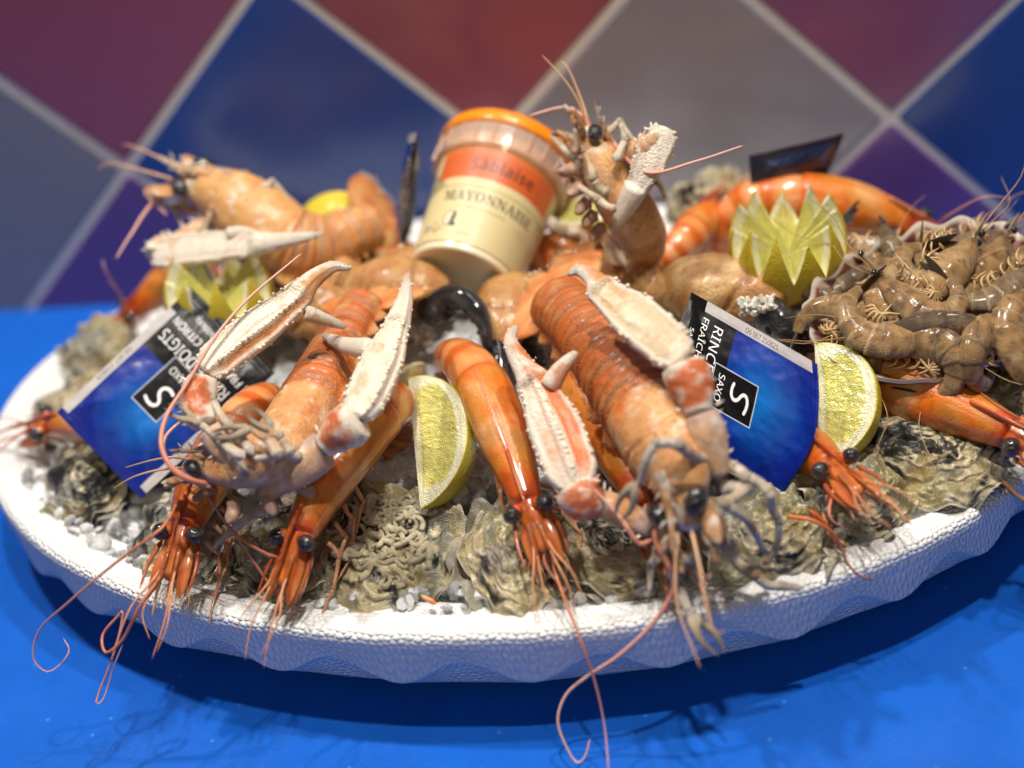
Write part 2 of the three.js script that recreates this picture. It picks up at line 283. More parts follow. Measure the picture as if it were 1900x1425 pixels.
function prawn(label, q) {
  const o = thing('prawn', label, 'prawn', 'cooked pink prawns on the platter');
  const { W = 0.0118, sd = 1 } = q; reseed(sd * 131);
  const sp = spine(q.pts.map((p) => at(...p)), q.up), L = sp.L, cara = q.cara || 0.47, off = sd * 7.7;
  const wid = (t) => W * (t < cara ? mix(0.50, 1, Math.sin(clamp(t / (cara * 0.85)) * Math.PI / 2)) : mix(1, 0.34, Math.pow(clamp((t - cara) / (1 - cara)), 1.35)));
  const body = (t, a, k) => {
    const w = wid(t) * k, c = Math.cos(a), s = Math.sin(a);
    const low = c < 0 ? 1 - 0.42 * c * c : 1;
    const y = c > 0 ? c * w * 1.02 : c * w * 1.25;
    return [s * w * low * (1 - 0.05 * Math.abs(c)), y - w * 0.05];
  };
  const patch = (p, f, z) => fbm(p[0] * f + off, p[1] * f + z, p[2] * f - off, 4);
  // carapace
  const cCol = (t, a, p) => {
    const u = t / cara, n = patch(p, 75, 0), n2 = patch(p, 260, 4), s = Math.abs(a > Math.PI ? 2 * Math.PI - a : a);
    let c = mix3(PO.orange, PO.amber, sstep(-0.15, 0.3, n + 0.15 * Math.sin(u * 3)));
    c = mix3(c, PO.cream, 0.55 * sstep(0.0, 0.35, patch(p, 45, 9)) * sstep(0.2, 0.55, u)); c = mix3(c, lin(0x8f6a2a), 0.45 * sstep(0.05, 0.35, patch(p, 65, 14)) * sstep(0.15, 0.4, u));
    c = mix3(c, PO.red, 0.75 * sstep(0.30, 0.02, u + n * 0.35));
    c = mix3(c, PO.blood, 0.7 * sstep(0.16, 0.06, u) * sstep(0.0, 0.25, n2 + 0.1));
    c = mix3(c, PO.red, 0.55 * sstep(0.10, 0.02, Math.abs(s - 1.08 - n * 0.15)) + 0.5 * sstep(0.07, 0.0, s));
    c = mix3(c, PO.deep, 0.5 * sstep(0.12, 0.4, patch(p, 190, 2)));
    return mix3(c, PO.red, 0.5 * sstep(0.955, 1, u));
  };
  part('carapace', sweep(sp, 0, cara + 0.012, 56, 56, (t, a, v) => {
    const s = Math.abs(a > Math.PI ? 2 * Math.PI - a : a);
    let k = v === 1 ? 0.93 : v === 0 ? 0.5 : v < 0.02 ? 0.8 : 1.02 + 0.018 * sstep(0.7, 0.98, v);
    k += 0.025 * Math.exp(-Math.pow((s - 1.08) / 0.07, 2)) * sstep(1, 0.5, v) - 0.03 * Math.exp(-Math.pow((s - 0.16) / 0.07, 2)) * sstep(0.85, 0.3, v) + 0.05 * Math.exp(-Math.pow(s / 0.07, 2)) * sstep(0.75, 0.1, v);
    k += 0.022 * fbm(t * L * 70 + off, Math.cos(a) * 1.2, Math.sin(a) * 1.2, 3);
    const q2 = body(t, a, k); return q2;
  }, cCol), M.prawn, o);
  // abdomen
  const cut = [0, 0.26, 0.46, 0.62, 0.75, 0.86, 1];
  for (let i = 0; i < 6; i++) {
    const a0 = mix(cara, 1, cut[i]), a1 = mix(cara, 1, cut[i + 1]), ov = (a1 - a0) * 0.10;
    part('shell_segment', sweep(sp, a0 - ov * 0.4, a1 + (i < 5 ? ov : 0), 16, 48, (t, a, v) => {
      const c = Math.cos(a); let k = (i < 5 ? mix(0.955, 1.012, sstep(0, 0.5, v)) : mix(0.96, 0.85, v)) + 0.012 * fbm(t * L * 90 + off, c * 1.5, Math.sin(a) * 1.5 + i, 2);
      if (v === 1) k *= i < 5 ? 0.93 : 0.4; if (v === 0) k *= 0.97;
      const r = body(t, a, k); if (c < -0.1) r[1] *= 1 - 0.14 * Math.abs(Math.cos(v * Math.PI)); return r;
    }, (t, a, p) => {
      const u = clamp((t - a0) / (a1 - a0)), n = patch(p, 90, i), s = Math.abs(a > Math.PI ? 2 * Math.PI - a : a);
      let c = mix3(PO.orange, PO.amber, sstep(-0.1, 0.35, n));
      c = mix3(c, PO.pale, 0.32 * sstep(0.42, 0.12, Math.abs(u - 0.40)) * sstep(-0.3, 0.2, patch(p, 50, 5)));
      c = mix3(c, PO.red, 0.7 * sstep(0.70, 0.84, u) * sstep(1.02, 0.9, u));
      c = mix3(c, PO.red, 0.55 * sstep(0.18, 0.05, u));
      return mix3(c, PO.cream, 0.4 * sstep(1.5, 2.4, s));
    }), M.prawn, o);
  }
  const f = sp.frame(0), F = f.T.clone().negate(), N = f.N, S = f.S, w = wid(0), P = (x, y, z) => f.p.clone().addScaledVector(S, x * W).addScaledVector(N, y * W).addScaledVector(F, z * W);
  const oc = (t, a, p) => mix3(mix3(PO.red, PO.orange, sstep(-0.2, 0.3, patch(p, 120, 1))), PO.cream, 0.35 * sstep(0.1, 0.4, patch(p, 80, 6)));
  const sc2 = (t, a, p) => mix3(mix3(PO.orange, PO.amber, sstep(-0.2, 0.25, patch(p, 160, 3))), mix3(PO.red, PO.deep, 0.3), 0.75 * sstep(0.08, 0.0, Math.abs(Math.sin(a * 2.5)) - 0.25 + patch(p, 300, 8)));
  // head front: soft block between the eyes, rostrum, eyes, scales, feelers
  part('head', tube(spine([P(0, -0.05, -0.6), P(0, -0.08, 0.4), P(0, -0.2, 1.1), P(0, -0.32, 1.75)], N), (t) => W * mix(0.56, 0.2, t), { n: 18, m: 24, flat: 0.8, color: (t, a, p) => mix3(oc(t, a, p), PO.amber, 0.45 * t), rough: 0.3 }), M.prawn, o);
  const rost = sp.frame(0.16 * cara / 0.47), rp = rost.p.clone().addScaledVector(rost.N, wid(0.16) * 0.93);
  const rostrum = [tube(spine([rp, P(0, 0.62, 0.1), P(0.03, 0.42, 1.1), P(0.04, 0.42, 2.1)], S), (t) => W * mix(0.2, 0.035, t), { n: 22, m: 10, flat: 0.45, color: oc })];
  for (let k = 0; k < 6; k++) { const z = -0.3 + k * 0.34, b = P(0.01, 0.66 - 0.05 * k, z); rostrum.push(tube([b, P(0.01, 0.77 - 0.05 * k, z + 0.2)], [W * 0.06, W * 0.01], { n: 3, m: 6, color: oc })); }
  part('rostrum', join(rostrum), M.prawn, o);
  for (const s of [-1, 1]) {
    const e = P(s * 0.58, 0.3, 0.3), er = W * (q.eye || 0.29);
    const eg = new THREE.SphereGeometry(er, 22, 16); eg.scale(1, 1, 1.12); eg.applyQuaternion(new THREE.Quaternion().setFromUnitVectors(V(0, 0, 1), V().copy(F).multiplyScalar(0.5).addScaledVector(S, s).normalize())); eg.translate(e.x, e.y, e.z);
    part('eye', tint(eg, (x, y, z) => { const k = fbm(x * 500, y * 500, z * 500, 2); return mix3([0.014, 0.011, 0.011], [0.085, 0.062, 0.055], sstep(0.05, 0.4, k)); }), M.eye, o);
    part('eye_stalk', tube([P(s * 0.22, 0.2, 0.1), P(s * 0.45, 0.3, 0.22), e.clone()], [W * 0.2, W * 0.24], { n: 5, m: 10, color: oc }), M.prawn, o);
    const sc = q.splay || 0.16;
    part('antennal_scale', join([
      bladeGeo(P(s * 0.30, -0.10, 0.3), F.clone().addScaledVector(S, s * sc * 0.55).addScaledVector(N, -0.14), N, W * 2.0, W * 0.26, 0.42, sc2, 0.06),
      tube([P(s * 0.14, 0.1, 0.6), P(s * 0.2, 0.02, 1.3), P(s * 0.24, -0.1, 2.0)], [W * 0.13, W * 0.05], { n: 7, m: 8, color: sc2, rough: 0.2 }),
      tube([P(s * 0.62, -0.12, 0.3), P(s * (0.70 + sc * 0.6), -0.2, 1.2), P(s * (0.62 + sc), -0.3, 2.2)], [W * 0.1, W * 0.03], { n: 8, m: 7, color: oc }),
    ]), M.prawnThin, o);
    for (let k = 0; k < 2; k++) part('antennule', tube([P(s * 0.2, -0.05, 1.2), P(s * (0.25 + k * 0.1), -0.1 + k * 0.12, 2.0), P(s * (0.4 + k * 0.3), -0.3 + k * 0.3, 2.9 + rnd() * 0.6), P(s * (0.3 + k * 0.4) + rr(-0.3, 0.3), -0.7 + k * 0.4, 3.6 + rnd())], [W * 0.05, W * 0.014], { n: 16, m: 5, color: () => mix3(PO.red, PO.cream, 0.5) }), M.hair, o);
    if (q.legs !== false) for (let k = 0; k < 4; k++) {
      const fr = sp.frame(0.04 + 0.085 * k), b = fr.p.clone().addScaledVector(fr.S, s * W * 0.35).addScaledVector(fr.N, -W * 1.0), g = (x, y, z) => b.clone().addScaledVector(fr.S, s * x * W).addScaledVector(fr.N, y * W).addScaledVector(fr.T, z * W);
      part('leg', jointed([b, g(0.5, -0.35, -0.3), g(rr(0.6, 0.95), -0.55 - rnd() * 0.2, -1.3), g(rr(0.5, 0.9), -0.8, -2.2 - rnd() * 0.6)], W * 0.12, W * 0.04, (t, a, p) => mix3(PO.orange, PO.pale, 0.5 + 0.6 * patch(p, 150, 3))), M.prawnThin, o);
    }
  }
  // mouth parts as a brush of short fibres
  const fib = []; for (let k = 0; k < 26; k++) { const x = rr(-0.5, 0.5); fib.push(tube([P(x, -0.55, 0.4), P(x * 1.2 + rr(-0.1, 0.1), -0.75, 1.4), P(x * 1.3 + rr(-0.3, 0.3), -0.75 + rr(-0.25, 0.2), 1.9 + rr(0, 0.7))], [W * 0.05, W * 0.01], { n: 6, m: 5, color: () => mix3(PO.orange, PO.pale, 0.75) })); }
  part('mouthparts', join(fib), M.hair, o);
  for (const a of q.ant || []) { const pts = a.map((p) => at(...p)); pts.unshift(P(a[0][0] < q.pts[0][0] ? -0.5 : 0.5, -0.2, 0.8)); part('antenna', tube(pts, [0.00085, 0.00032], { step: 0.0022, m: 6, cap: true, color: (t, a2, p) => mix3(mix3(PO.red, PO.cream, 0.3), lin(0xb98a90), sstep(0.3, 1, t)) }), M.hair, o); }
  if (q.fan) {
    const e = sp.frame(1), G = (x, y) => V().copy(e.T).addScaledVector(e.S, x).addScaledVector(e.N, y).normalize();
    for (const x of [-0.75, -0.35, 0, 0.35, 0.75]) part('tail_blade', bladeGeo(e.p.clone().addScaledVector(e.S, x * W * 0.3), G(x, 0), e.N, W * 2.1, W * (x ? 0.5 : 0.26), 0.14, oc), M.prawnThin, o);
  }
  return shiftTo(o);
}
const UPC = V(0, 0.86, 0.5);
prawn('whole cooked prawn at front left, head hanging over the platter rim with long feelers', { sd: 1, W: 0.0125, up: [V(0.0, 0.8, 0.6), V(-0.15, 0.95, 0.2)], cara: 0.5, splay: 0.2,
  pts: [[340, 985, 0.081], [372, 905, 0.087], [425, 820, 0.091], [470, 762, 0.092], [505, 742, 0.083], [530, 770, 0.07]],
  ant: [[[330, 930, 0.09], [300, 980, 0.1], [230, 1032, 0.092], [130, 1115, 0.075], [70, 1175, 0.06], [63, 1225, 0.05], [90, 1247, 0.045], [128, 1210, 0.048], [117, 1183, 0.05]], [[300, 1065, 0.075], [262, 1120, 0.07], [225, 1190, 0.055], [196, 1211, 0.05], [190, 1180, 0.053], [222, 1140, 0.06], [228, 1133, 0.062], [222, 1175, 0.055], [205, 1230, 0.045], [182, 1290, 0.035], [178, 1308, 0.033], [190, 1300, 0.033], [210, 1240, 0.042], [228, 1195, 0.05]]] });
prawn('cooked prawn lying between the left langoustine claw and the worm crusted oyster', { sd: 2, W: 0.0122, up: [V(-0.25, 0.8, 0.55), V(0.1, 0.9, 0.4), V(0.5, 0.8, 0.1)], cara: 0.55, splay: 0.12, legs: true,
  pts: [[556, 995, 0.080], [590, 925, 0.087], [640, 845, 0.094], [692, 775, 0.098], [728, 750, 0.094], [745, 790, 0.076], [715, 850, 0.062]],
  ant: [[[500, 1030, 0.075], [430, 985, 0.082], [395, 935, 0.09], [372, 905, 0.096]], [[552, 1060, 0.066], [540, 1085, 0.061], [505, 1085, 0.061], [470, 1040, 0.07], [420, 970, 0.083], [385, 925, 0.094]]] });
prawn('cooked prawn in the middle resting head down on a pale edged oyster', { sd: 3, W: 0.0118, up: [V(-0.05, 0.8, 0.6), V(0, 0.9, 0.45)], cara: 0.5, splay: 0.14,
  pts: [[980, 938, 0.083], [958, 870, 0.089], [925, 785, 0.095], [893, 715, 0.099], [862, 672, 0.099], [832, 662, 0.088], [822, 690, 0.072]],
  ant: [[[1025, 1040, 0.068], [1047, 1110, 0.062], [1078, 1190, 0.052], [1105, 1270, 0.035], [1122, 1350, 0.02], [1130, 1440, 0.012]], [[1010, 1040, 0.07], [1030, 1075, 0.064], [1052, 1100, 0.06]]] });
prawn('cooked prawn tucked under the right langoustine between its claws', { sd: 4, W: 0.0122, up: [V(0.1, 0.85, 0.5), V(0.05, 0.9, 0.4)], cara: 0.55, splay: 0.12,
  pts: [[1205, 945, 0.078], [1175, 885, 0.083], [1130, 805, 0.09], [1090, 740, 0.094], [1062, 700, 0.09], [1040, 700, 0.078], [1030, 725, 0.066]],
  ant: [[[1160, 960, 0.085], [1090, 890, 0.088], [1085, 870, 0.09]]] });
prawn('large cooked prawn at the right below the shrimp filled shell', { sd: 5, W: 0.0135, up: [V(-0.1, 0.9, 0.4), V(0.1, 0.95, 0.3)], cara: 0.55, splay: 0.14,
  pts: [[1880, 805, 0.076], [1815, 776, 0.077], [1740, 745, 0.079], [1660, 712, 0.08], [1590, 685, 0.079], [1535, 678, 0.072], [1510, 700, 0.06]], ant: [[[1900, 850, 0.08], [1960, 900, 0.07]]] });
prawn('cooked prawn whose head pokes out from under the right blue sachet', { sd: 6, W: 0.0118, up: [V(0.1, 0.85, 0.5), V(0.1, 0.9, 0.3)], cara: 0.55, splay: 0.16,
  pts: [[1548, 868, 0.079], [1508, 840, 0.074], [1445, 805, 0.066], [1385, 770, 0.062], [1335, 750, 0.058]],
  ant: [[[1600, 925, 0.066], [1620, 930, 0.066]], [[1540, 960, 0.075], [1575, 985, 0.066]]] });
prawn('cooked prawn behind the left blue sachet, head over the white rim', { sd: 7, W: 0.011, up: [V(0, 0.9, 0.4), V(0, 1, 0.1)], cara: 0.5,
  pts: [[95, 790, 0.068], [145, 785, 0.072], [215, 780, 0.074], [290, 775, 0.07], [350, 770, 0.062]], ant: [[[40, 790, 0.066], [-40, 810, 0.06]], [[45, 800, 0.066], [-30, 860, 0.058]]] });
prawn('small cooked prawn at the back left rim beside the zigzag lemon', { sd: 8, W: 0.010, up: [V(-0.1, 0.9, 0.3), V(0, 1, 0.1)], cara: 0.5,
  pts: [[250, 575, 0.07], [285, 545, 0.076], [325, 512, 0.082], [365, 500, 0.08], [400, 520, 0.07], [415, 550, 0.06]], ant: [[[225, 550, 0.085], [200, 520, 0.1]], [[230, 560, 0.085], [195, 500, 0.108], [190, 480, 0.112]]] });
prawn('cooked prawn curled below the back left langoustine claw', { sd: 9, W: 0.0125, up: [V(0, 0.8, 0.6), V(0.2, 0.9, 0.3)], cara: 0.45, legs: false,
  pts: [[470, 520, 0.075], [515, 500, 0.084], [570, 490, 0.09], [630, 500, 0.092], [680, 480, 0.094], [705, 440, 0.096]] });
prawn('cooked prawn lying on its side right behind the mayonnaise tub', { sd: 10, W: 0.0115, up: [V(0, 0.9, 0.4), V(0, 0.9, 0.3)], cara: 0.5, legs: false,
  pts: [[1120, 470, 0.078], [1080, 465, 0.084], [1035, 470, 0.086], [990, 485, 0.08], [960, 500, 0.07]] });
prawn('small cooked prawn tail pointing down between crab claw and back langoustine', { sd: 11, W: 0.0098, up: [V(-0.3, 0.9, 0.3), V(-0.3, 0.9, 0.4)], cara: 0.35, legs: false,
  pts: [[1320, 385, 0.098], [1290, 425, 0.096], [1260, 455, 0.095], [1228, 485, 0.09], [1200, 510, 0.08]] });
prawn('large cooked prawn arching behind the zigzag lemon on the right', { sd: 12, W: 0.0145, up: [V(0.3, 0.9, 0.2), V(-0.2, 1, 0.2), V(-0.9, 0.4, 0.2)], cara: 0.47,
  pts: [[1690, 425, 0.085], [1620, 395, 0.094], [1540, 378, 0.1], [1450, 370, 0.104], [1380, 385, 0.1], [1345, 430, 0.088], [1335, 490, 0.07]], fan: true,
  ant: [[[1760, 400, 0.1], [1830, 365, 0.115], [1880, 370, 0.11]], [[1750, 430, 0.1], [1850, 420, 0.1], [1930, 400, 0.1]]] });
// ---------------------------------------------------------------- langoustines
Object.assign(M, {
  lango: phys({ vertexColors: true, roughness: 0.46, bumpMap: rep(grainBase, 0.016), bumpScale: 0.0006, clearcoat: 0.22, clearcoatRoughness: 0.25 }),
  claw: phys({ vertexColors: true, roughness: 0.5, bumpMap: rep(pebbleBase, 0.026), bumpScale: 0.0005, clearcoat: 0.3, clearcoatRoughness: 0.3 }),
  bead: phys({ vertexColors: true, roughness: 0.4, clearcoat: 0.4, clearcoatRoughness: 0.25 }),
});
const LC = { white: lin(0xe9dcc8), bone: lin(0xd3bf9e), pink: lin(0xd4a67e), flesh: lin(0xcf945c), orange: lin(0xcc6a28), hot: lin(0xcb6630), rust: lin(0x9a4f22), grey: lin(0x8d7f72), mauve: lin(0xb99a8c), yellow: lin(0xd9a564), brown: lin(0x8a5a33) };
function langoustine(label, q) {
  const o = thing('langoustine', label, 'langoustine', 'langoustines on the platter');
  const { W = 0.015, sd = 1 } = q; reseed(sd * 977);
  const sp = spine(q.body.map((p) => at(...p)), q.up), L = sp.L, cara = q.cara || 0.42, off = sd * 5.3;
  const patch = (p, f, z) => fbm(p[0] * f + off, p[1] * f + z, p[2] * f - off, 4);
  const wid = (t) => W * (t < cara ? mix(0.55, 1.0, Math.sin(clamp(t / (cara * 0.7)) * Math.PI / 2)) : mix(0.98, q.tw || 0.72, sstep(cara, 1, t)));
  const body = (t, a, k, flat = 1) => { const w = wid(t) * k, c = Math.cos(a), s = Math.sin(a); return [s * w * (c < 0 ? 1 - 0.25 * c * c : 1), (c > 0 ? c * w * 0.92 : c * w * 0.85 * flat)]; };
  // carapace with a groove across, fine thorns along the back
  part('carapace', sweep(sp, 0, cara + 0.015, 60, 60, (t, a, v) => {
    const s = Math.abs(a > Math.PI ? 2 * Math.PI - a : a);
    let k = v === 1 ? 0.94 : v === 0 ? 0.35 : v < 0.02 ? 0.75 : v < 0.035 ? 0.92 : 1;
    k -= 0.05 * Math.exp(-Math.pow((v - 0.62 + 0.12 * Math.cos(s)) / 0.022, 2)) - 0.03 * Math.exp(-Math.pow(s / 0.06, 2)) * sstep(0.7, 0.1, v);
    k += 0.07 * fbm(t * L * 70 + off, Math.cos(a) * 1.6, Math.sin(a) * 1.6, 4) - 0.035 * Math.exp(-Math.pow((v - 0.93) / 0.012, 2));
    return body(t, a, k);
  }, (t, a, p) => {
    const u = t / cara, s = Math.abs(a > Math.PI ? 2 * Math.PI - a : a), n = patch(p, 95, 0);
    let c = mix3(LC.flesh, LC.orange, sstep(0.1, 0.45, n + 0.2 * (u - 0.5))); if (q.pale) c = mix3(c, LC.yellow, 0.6);
    c = mix3(c, LC.yellow, 0.6 * sstep(0.0, 0.3, patch(p, 60, 8)));
    c = mix3(c, LC.pink, sstep(0.9, 1.9, s + n)); c = mix3(c, LC.mauve, 0.75 * sstep(1.9, 2.6, s));
    c = mix3(c, LC.white, 0.6 * sstep(0.1, 0.35, patch(p, 140, 3))); c = mix3(c, LC.brown, 0.5 * sstep(0.1, 0.32, patch(p, 380, 12)));
    return mix3(c, LC.rust, 0.4 * sstep(0.2, 0.45, patch(p, 330, 5)) + 0.3 * sstep(0.95, 1, u));
  }), M.lango, o);
  const thorns = [];
  for (let k = 0; k < 34; k++) { const t = rr(0.0, cara * 0.62), a = rr(-1.1, 1.1), fr = sp.frame(t), b = body(t, a, 1), p = fr.p.clone().addScaledVector(fr.S, b[0]).addScaledVector(fr.N, b[1]), d = V().addScaledVector(fr.S, Math.sin(a)).addScaledVector(fr.N, Math.cos(a)).addScaledVector(fr.T, -0.9).normalize(); thorns.push(tube([p, p.clone().addScaledVector(d, W * rr(0.05, 0.13))], [W * 0.03, W * 0.004], { n: 2, m: 5, color: () => LC.pink })); }
  part('thorns', join(thorns), M.bead, o);
  // abdomen rings with side flaps
  const nS = 6;
  for (let i = 0; i < nS; i++) {
    const a0 = mix(cara, 1, i / nS), a1 = mix(cara, 1, (i + 1) / nS), ov = (a1 - a0) * 0.08;
    part('shell_segment', sweep(sp, a0 - ov, a1 + ov, 22, 64, (t, a, v) => {
      const s = Math.abs(a > Math.PI ? 2 * Math.PI - a : a);
      let k = mix(0.93, 1.03, sstep(0, 0.35, v)); if (v === 1) k *= 0.91; if (v === 0) k *= 0.96;
      k -= 0.06 * Math.exp(-Math.pow((v - 0.36) / 0.05, 2)) + 0.05 * Math.exp(-Math.pow((v - 0.66) / 0.045, 2)) * sstep(0.15, 0.3, s);
      k += 0.05 * fbm(t * L * 120, Math.cos(a) * 3 + off, Math.sin(a) * 3, 3);
      k += 0.42 * Math.exp(-Math.pow((s - 1.85) / 0.22, 2)) * Math.pow(Math.sin(Math.PI * clamp(v * 0.9 + 0.1)), 2) * (v > 0.75 ? 1 - (v - 0.75) * 2 : 1);
      return body(t, a, k, 0.62);
    }, (t, a, p) => {
      const u = clamp((t - a0) / (a1 - a0)), s = Math.abs(a > Math.PI ? 2 * Math.PI - a : a), n = patch(p, 120, i);
      let c = mix3(LC.orange, LC.flesh, sstep(-0.05, 0.35, n)); if (q.dark) c = mix3(c, LC.rust, 0.45); if (q.pale) c = mix3(c, LC.yellow, 0.55); c = mix3(c, LC.brown, 0.45 * sstep(0.1, 0.35, patch(p, 300, 11)));
      const g = Math.max(Math.exp(-Math.pow((u - 0.36) / 0.06, 2)), Math.exp(-Math.pow((u - 0.68) / 0.05, 2)) * sstep(-0.15, 0.15, patch(p, 90, 7) + 0.1)); // greyish matter in the grooves
      c = mix3(c, q.dark ? LC.brown : LC.grey, 0.85 * g * sstep(1.5, 1.0, s)); c = mix3(c, LC.rust, 0.5 * sstep(0.93, 1, u) + 0.3 * sstep(0.12, 0.4, patch(p, 220, 3)));
      return mix3(mix3(c, LC.yellow, 0.5 * sstep(1.3, 1.7, s)), LC.white, 0.6 * sstep(1.7, 2.1, s));
    }), M.lango, o);
  }
  { // tail fan
    const e = sp.frame(1), bend = q.fanBend || 0, G = (x) => V().copy(e.T).addScaledVector(e.S, x).addScaledVector(e.N, bend).normalize(), nrm = V().copy(e.N).addScaledVector(e.T, -bend);
    for (const x of [-0.85, -0.45, 0, 0.45, 0.85]) {
      const b = e.p.clone().addScaledVector(e.S, x * W * 0.5).addScaledVector(e.T, -W * 0.15);
      const bl = part('tail_blade', bladeGeo(b, G(x), nrm, W * (x ? 2.2 : 2.1), W * (x ? 0.66 : 0.5), 0.16, (t, a, p) => mix3(mix3(LC.orange, LC.yellow, sstep(-0.1, 0.3, patch(p, 110, 2))), LC.flesh, 0.5 * t), 0.05 + (x ? 0.05 : 0)), M.lango, o);
      const fr = []; const d = G(x), s = V().crossVectors(d, nrm).normalize();
      for (let k = 0; k < 26; k++) { const w = rr(-0.42, 0.42) * W * (x ? 1 : 0.7), p = b.clone().addScaledVector(d, W * (1.86 - Math.abs(w / W) * 0.7)).addScaledVector(s, w); fr.push(tube([p, p.clone().addScaledVector(d, W * rr(0.14, 0.24)).addScaledVector(s, w * 0.15)], [W * 0.016, W * 0.005], { n: 2, m: 4, color: () => LC.bone })); }
      part('fringe', join(fr), M.hair, bl);
    }
  }
  // face
  const f = sp.frame(0), F = f.T.clone().negate(), P = (x, y, z) => f.p.clone().addScaledVector(f.S, x * W).addScaledVector(f.N, y * W).addScaledVector(F, z * W);
  const face = (t, a, p) => mix3(mix3(LC.flesh, LC.white, sstep(-0.1, 0.3, patch(p, 160, 1))), LC.brown, 0.4 * sstep(0.15, 0.4, patch(p, 120, 4)));
  part('face', tube(spine([P(0, -0.1, -0.5), P(0, -0.12, 0.2), P(0, -0.25, 0.7)], f.N), (t) => W * mix(0.62, 0.26, t), { n: 10, m: 20, rough: 0.3, color: face, flat: 0.85 }), M.lango, o);
  const ros = [tube(spine([P(0, 0.62, -0.6), P(0, 0.5, 0.2), P(0, 0.44, 0.8), P(0, 0.5, 1.35)], f.N), (t) => W * mix(0.2, 0.03, t), { n: 14, m: 10, flat: 0.6, color: face })];
  for (let k = 0; k < 4; k++) for (const s of [-1, 1]) { const z = -0.1 + k * 0.33; ros.push(tube([P(s * 0.1, 0.52 - k * 0.03, z), P(s * (0.3 - k * 0.03), 0.6, z + 0.22)], [W * 0.06, W * 0.008], { n: 3, m: 6, color: () => LC.white })); }
  part('rostrum', join(ros), M.lango, o);
  for (const s of [-1, 1]) {
    const e = P(s * 0.52, 0.22, 0.28), eg = new THREE.SphereGeometry(W * 0.27, 24, 18); eg.scale(1.25, 0.9, 0.85);
    const m4 = new THREE.Matrix4().makeBasis(V().copy(F).multiplyScalar(-0.8).addScaledVector(f.S, s * 0.6).normalize(), f.N.clone(), V().crossVectors(V().copy(F).multiplyScalar(-0.8).addScaledVector(f.S, s * 0.6).normalize(), f.N)); eg.applyMatrix4(m4); eg.translate(e.x, e.y, e.z);
    const ey = part('eye', tint(eg, (x, y, z) => mix3([0.006, 0.005, 0.006], [0.12, 0.07, 0.04], 0.7 * sstep(0.15, 0.4, fbm(x * 160 + off, y * 160, z * 160, 2)))), M.eye, o);
    part('eye_stalk', tube([P(s * 0.2, 0.1, 0.1), P(s * 0.4, 0.18, 0.2), P(s * 0.5, 0.2, 0.26)], [W * 0.15, W * 0.2], { n: 5, m: 10, color: face }), M.lango, ey);
    // feeler stalks and mouth parts
    part('antenna_base', jointed([P(s * 0.3, -0.2, 0.3), P(s * 0.42, -0.22, 0.75), P(s * 0.5, -0.3, 1.15), P(s * 0.5, -0.4, 1.5)], W * 0.16, W * 0.08, face), M.lango, o);
    part('antennal_scale', bladeGeo(P(s * 0.5, -0.05, 0.35), F.clone().addScaledVector(f.S, s * 0.4), f.N, W * 0.95, W * 0.22, 0.25, face), M.lango, o);
    part('mouthpart', jointed([P(s * 0.3, -0.6, -0.1), P(s * 0.36, -0.75, 0.45), P(s * 0.25, -0.95, 0.8), P(s * 0.12, -1.2, 0.85)], W * 0.15, W * 0.07, face), M.lango, o);
    part('antennule', tube([P(s * 0.16, 0, 0.7), P(s * 0.3, 0.05, 1.4), P(s * 0.45, -0.1, 2.1 + rnd()), P(s * 0.6 + rr(-0.3, 0.3), -0.5, 2.9 + rnd())], [W * 0.05, W * 0.014], { n: 14, m: 5, color: () => LC.pink }), M.hair, o);
  }
  const fz = []; for (let k = 0; k < 36; k++) { const x = rr(-0.42, 0.42), z = rr(0, 0.5); fz.push(tube([P(x, -0.5, z), P(x + rr(-0.06, 0.06), -0.72, z + 0.22), P(x + rr(-0.1, 0.1), -0.95, z + 0.3)], [W * 0.022, W * 0.005], { n: 3, m: 4, color: () => LC.bone })); }
  part('bristles', join(fz), M.hair, o);
  // pleopods and belly: small leaf stubs below the carapace
  if (q.belly) for (let k = 0; k < 5; k++) for (const s of [-1, 1]) { const fr = sp.frame(0.08 + k * 0.07), b = fr.p.clone().addScaledVector(fr.S, s * W * 0.45).addScaledVector(fr.N, -W * 0.72); part('leg_base', tube([b, b.clone().addScaledVector(fr.N, -W * 0.3).addScaledVector(fr.S, s * W * 0.3), b.clone().addScaledVector(fr.N, -W * 0.35).addScaledVector(fr.S, s * W * 0.75)], [W * 0.26, W * 0.15], { n: 6, m: 10, color: (t, a, p) => mix3(LC.mauve, LC.pink, 0.5 + patch(p, 120, 2)) }), M.lango, o); }
  // walking legs
  for (const l of q.legs || []) {
    const pts = l.p.map((p) => at(...p)), r = l.r || 0.0026;
    const leg = part('walking_leg', jointed(pts, r, r * 0.42, (t, a, p) => mix3(mix3(LC.white, LC.bone, sstep(-0.2, 0.3, patch(p, 100, 2))), LC.flesh, 0.8 * sstep(0.0, 0.3, patch(p, 55, 9)))), M.lango, o);
    if (l.pincer) { const a = pts[pts.length - 2], b = pts[pts.length - 1], d = b.clone().sub(a).normalize(), s = V().crossVectors(d, V(0.2, 1, 0.3)).normalize(); for (const k of [-1, 1]) part('pincer_tip', tube([b.clone().addScaledVector(d, -r * 2), b.clone().addScaledVector(s, k * r * 0.9).addScaledVector(d, r * 1.2), b.clone().addScaledVector(s, k * r * 0.4).addScaledVector(d, r * 3.6)], [r * 0.7, r * 0.12], { n: 6, m: 6, color: (t) => mix3(LC.bone, LC.grey, t) }), M.lango, leg); }
  }
  for (const a of q.ant || []) part('antenna', tube(a.map((p) => at(...p)), [0.0012, 0.0004], { step: 0.002, m: 7, rough: 0.1, color: (t) => mix3(lin(0xcf7f63), lin(0xd9a796), sstep(0, 0.8, t)) }), M.hair, o);
  for (const c of q.claws || []) claw(o, c, patch);
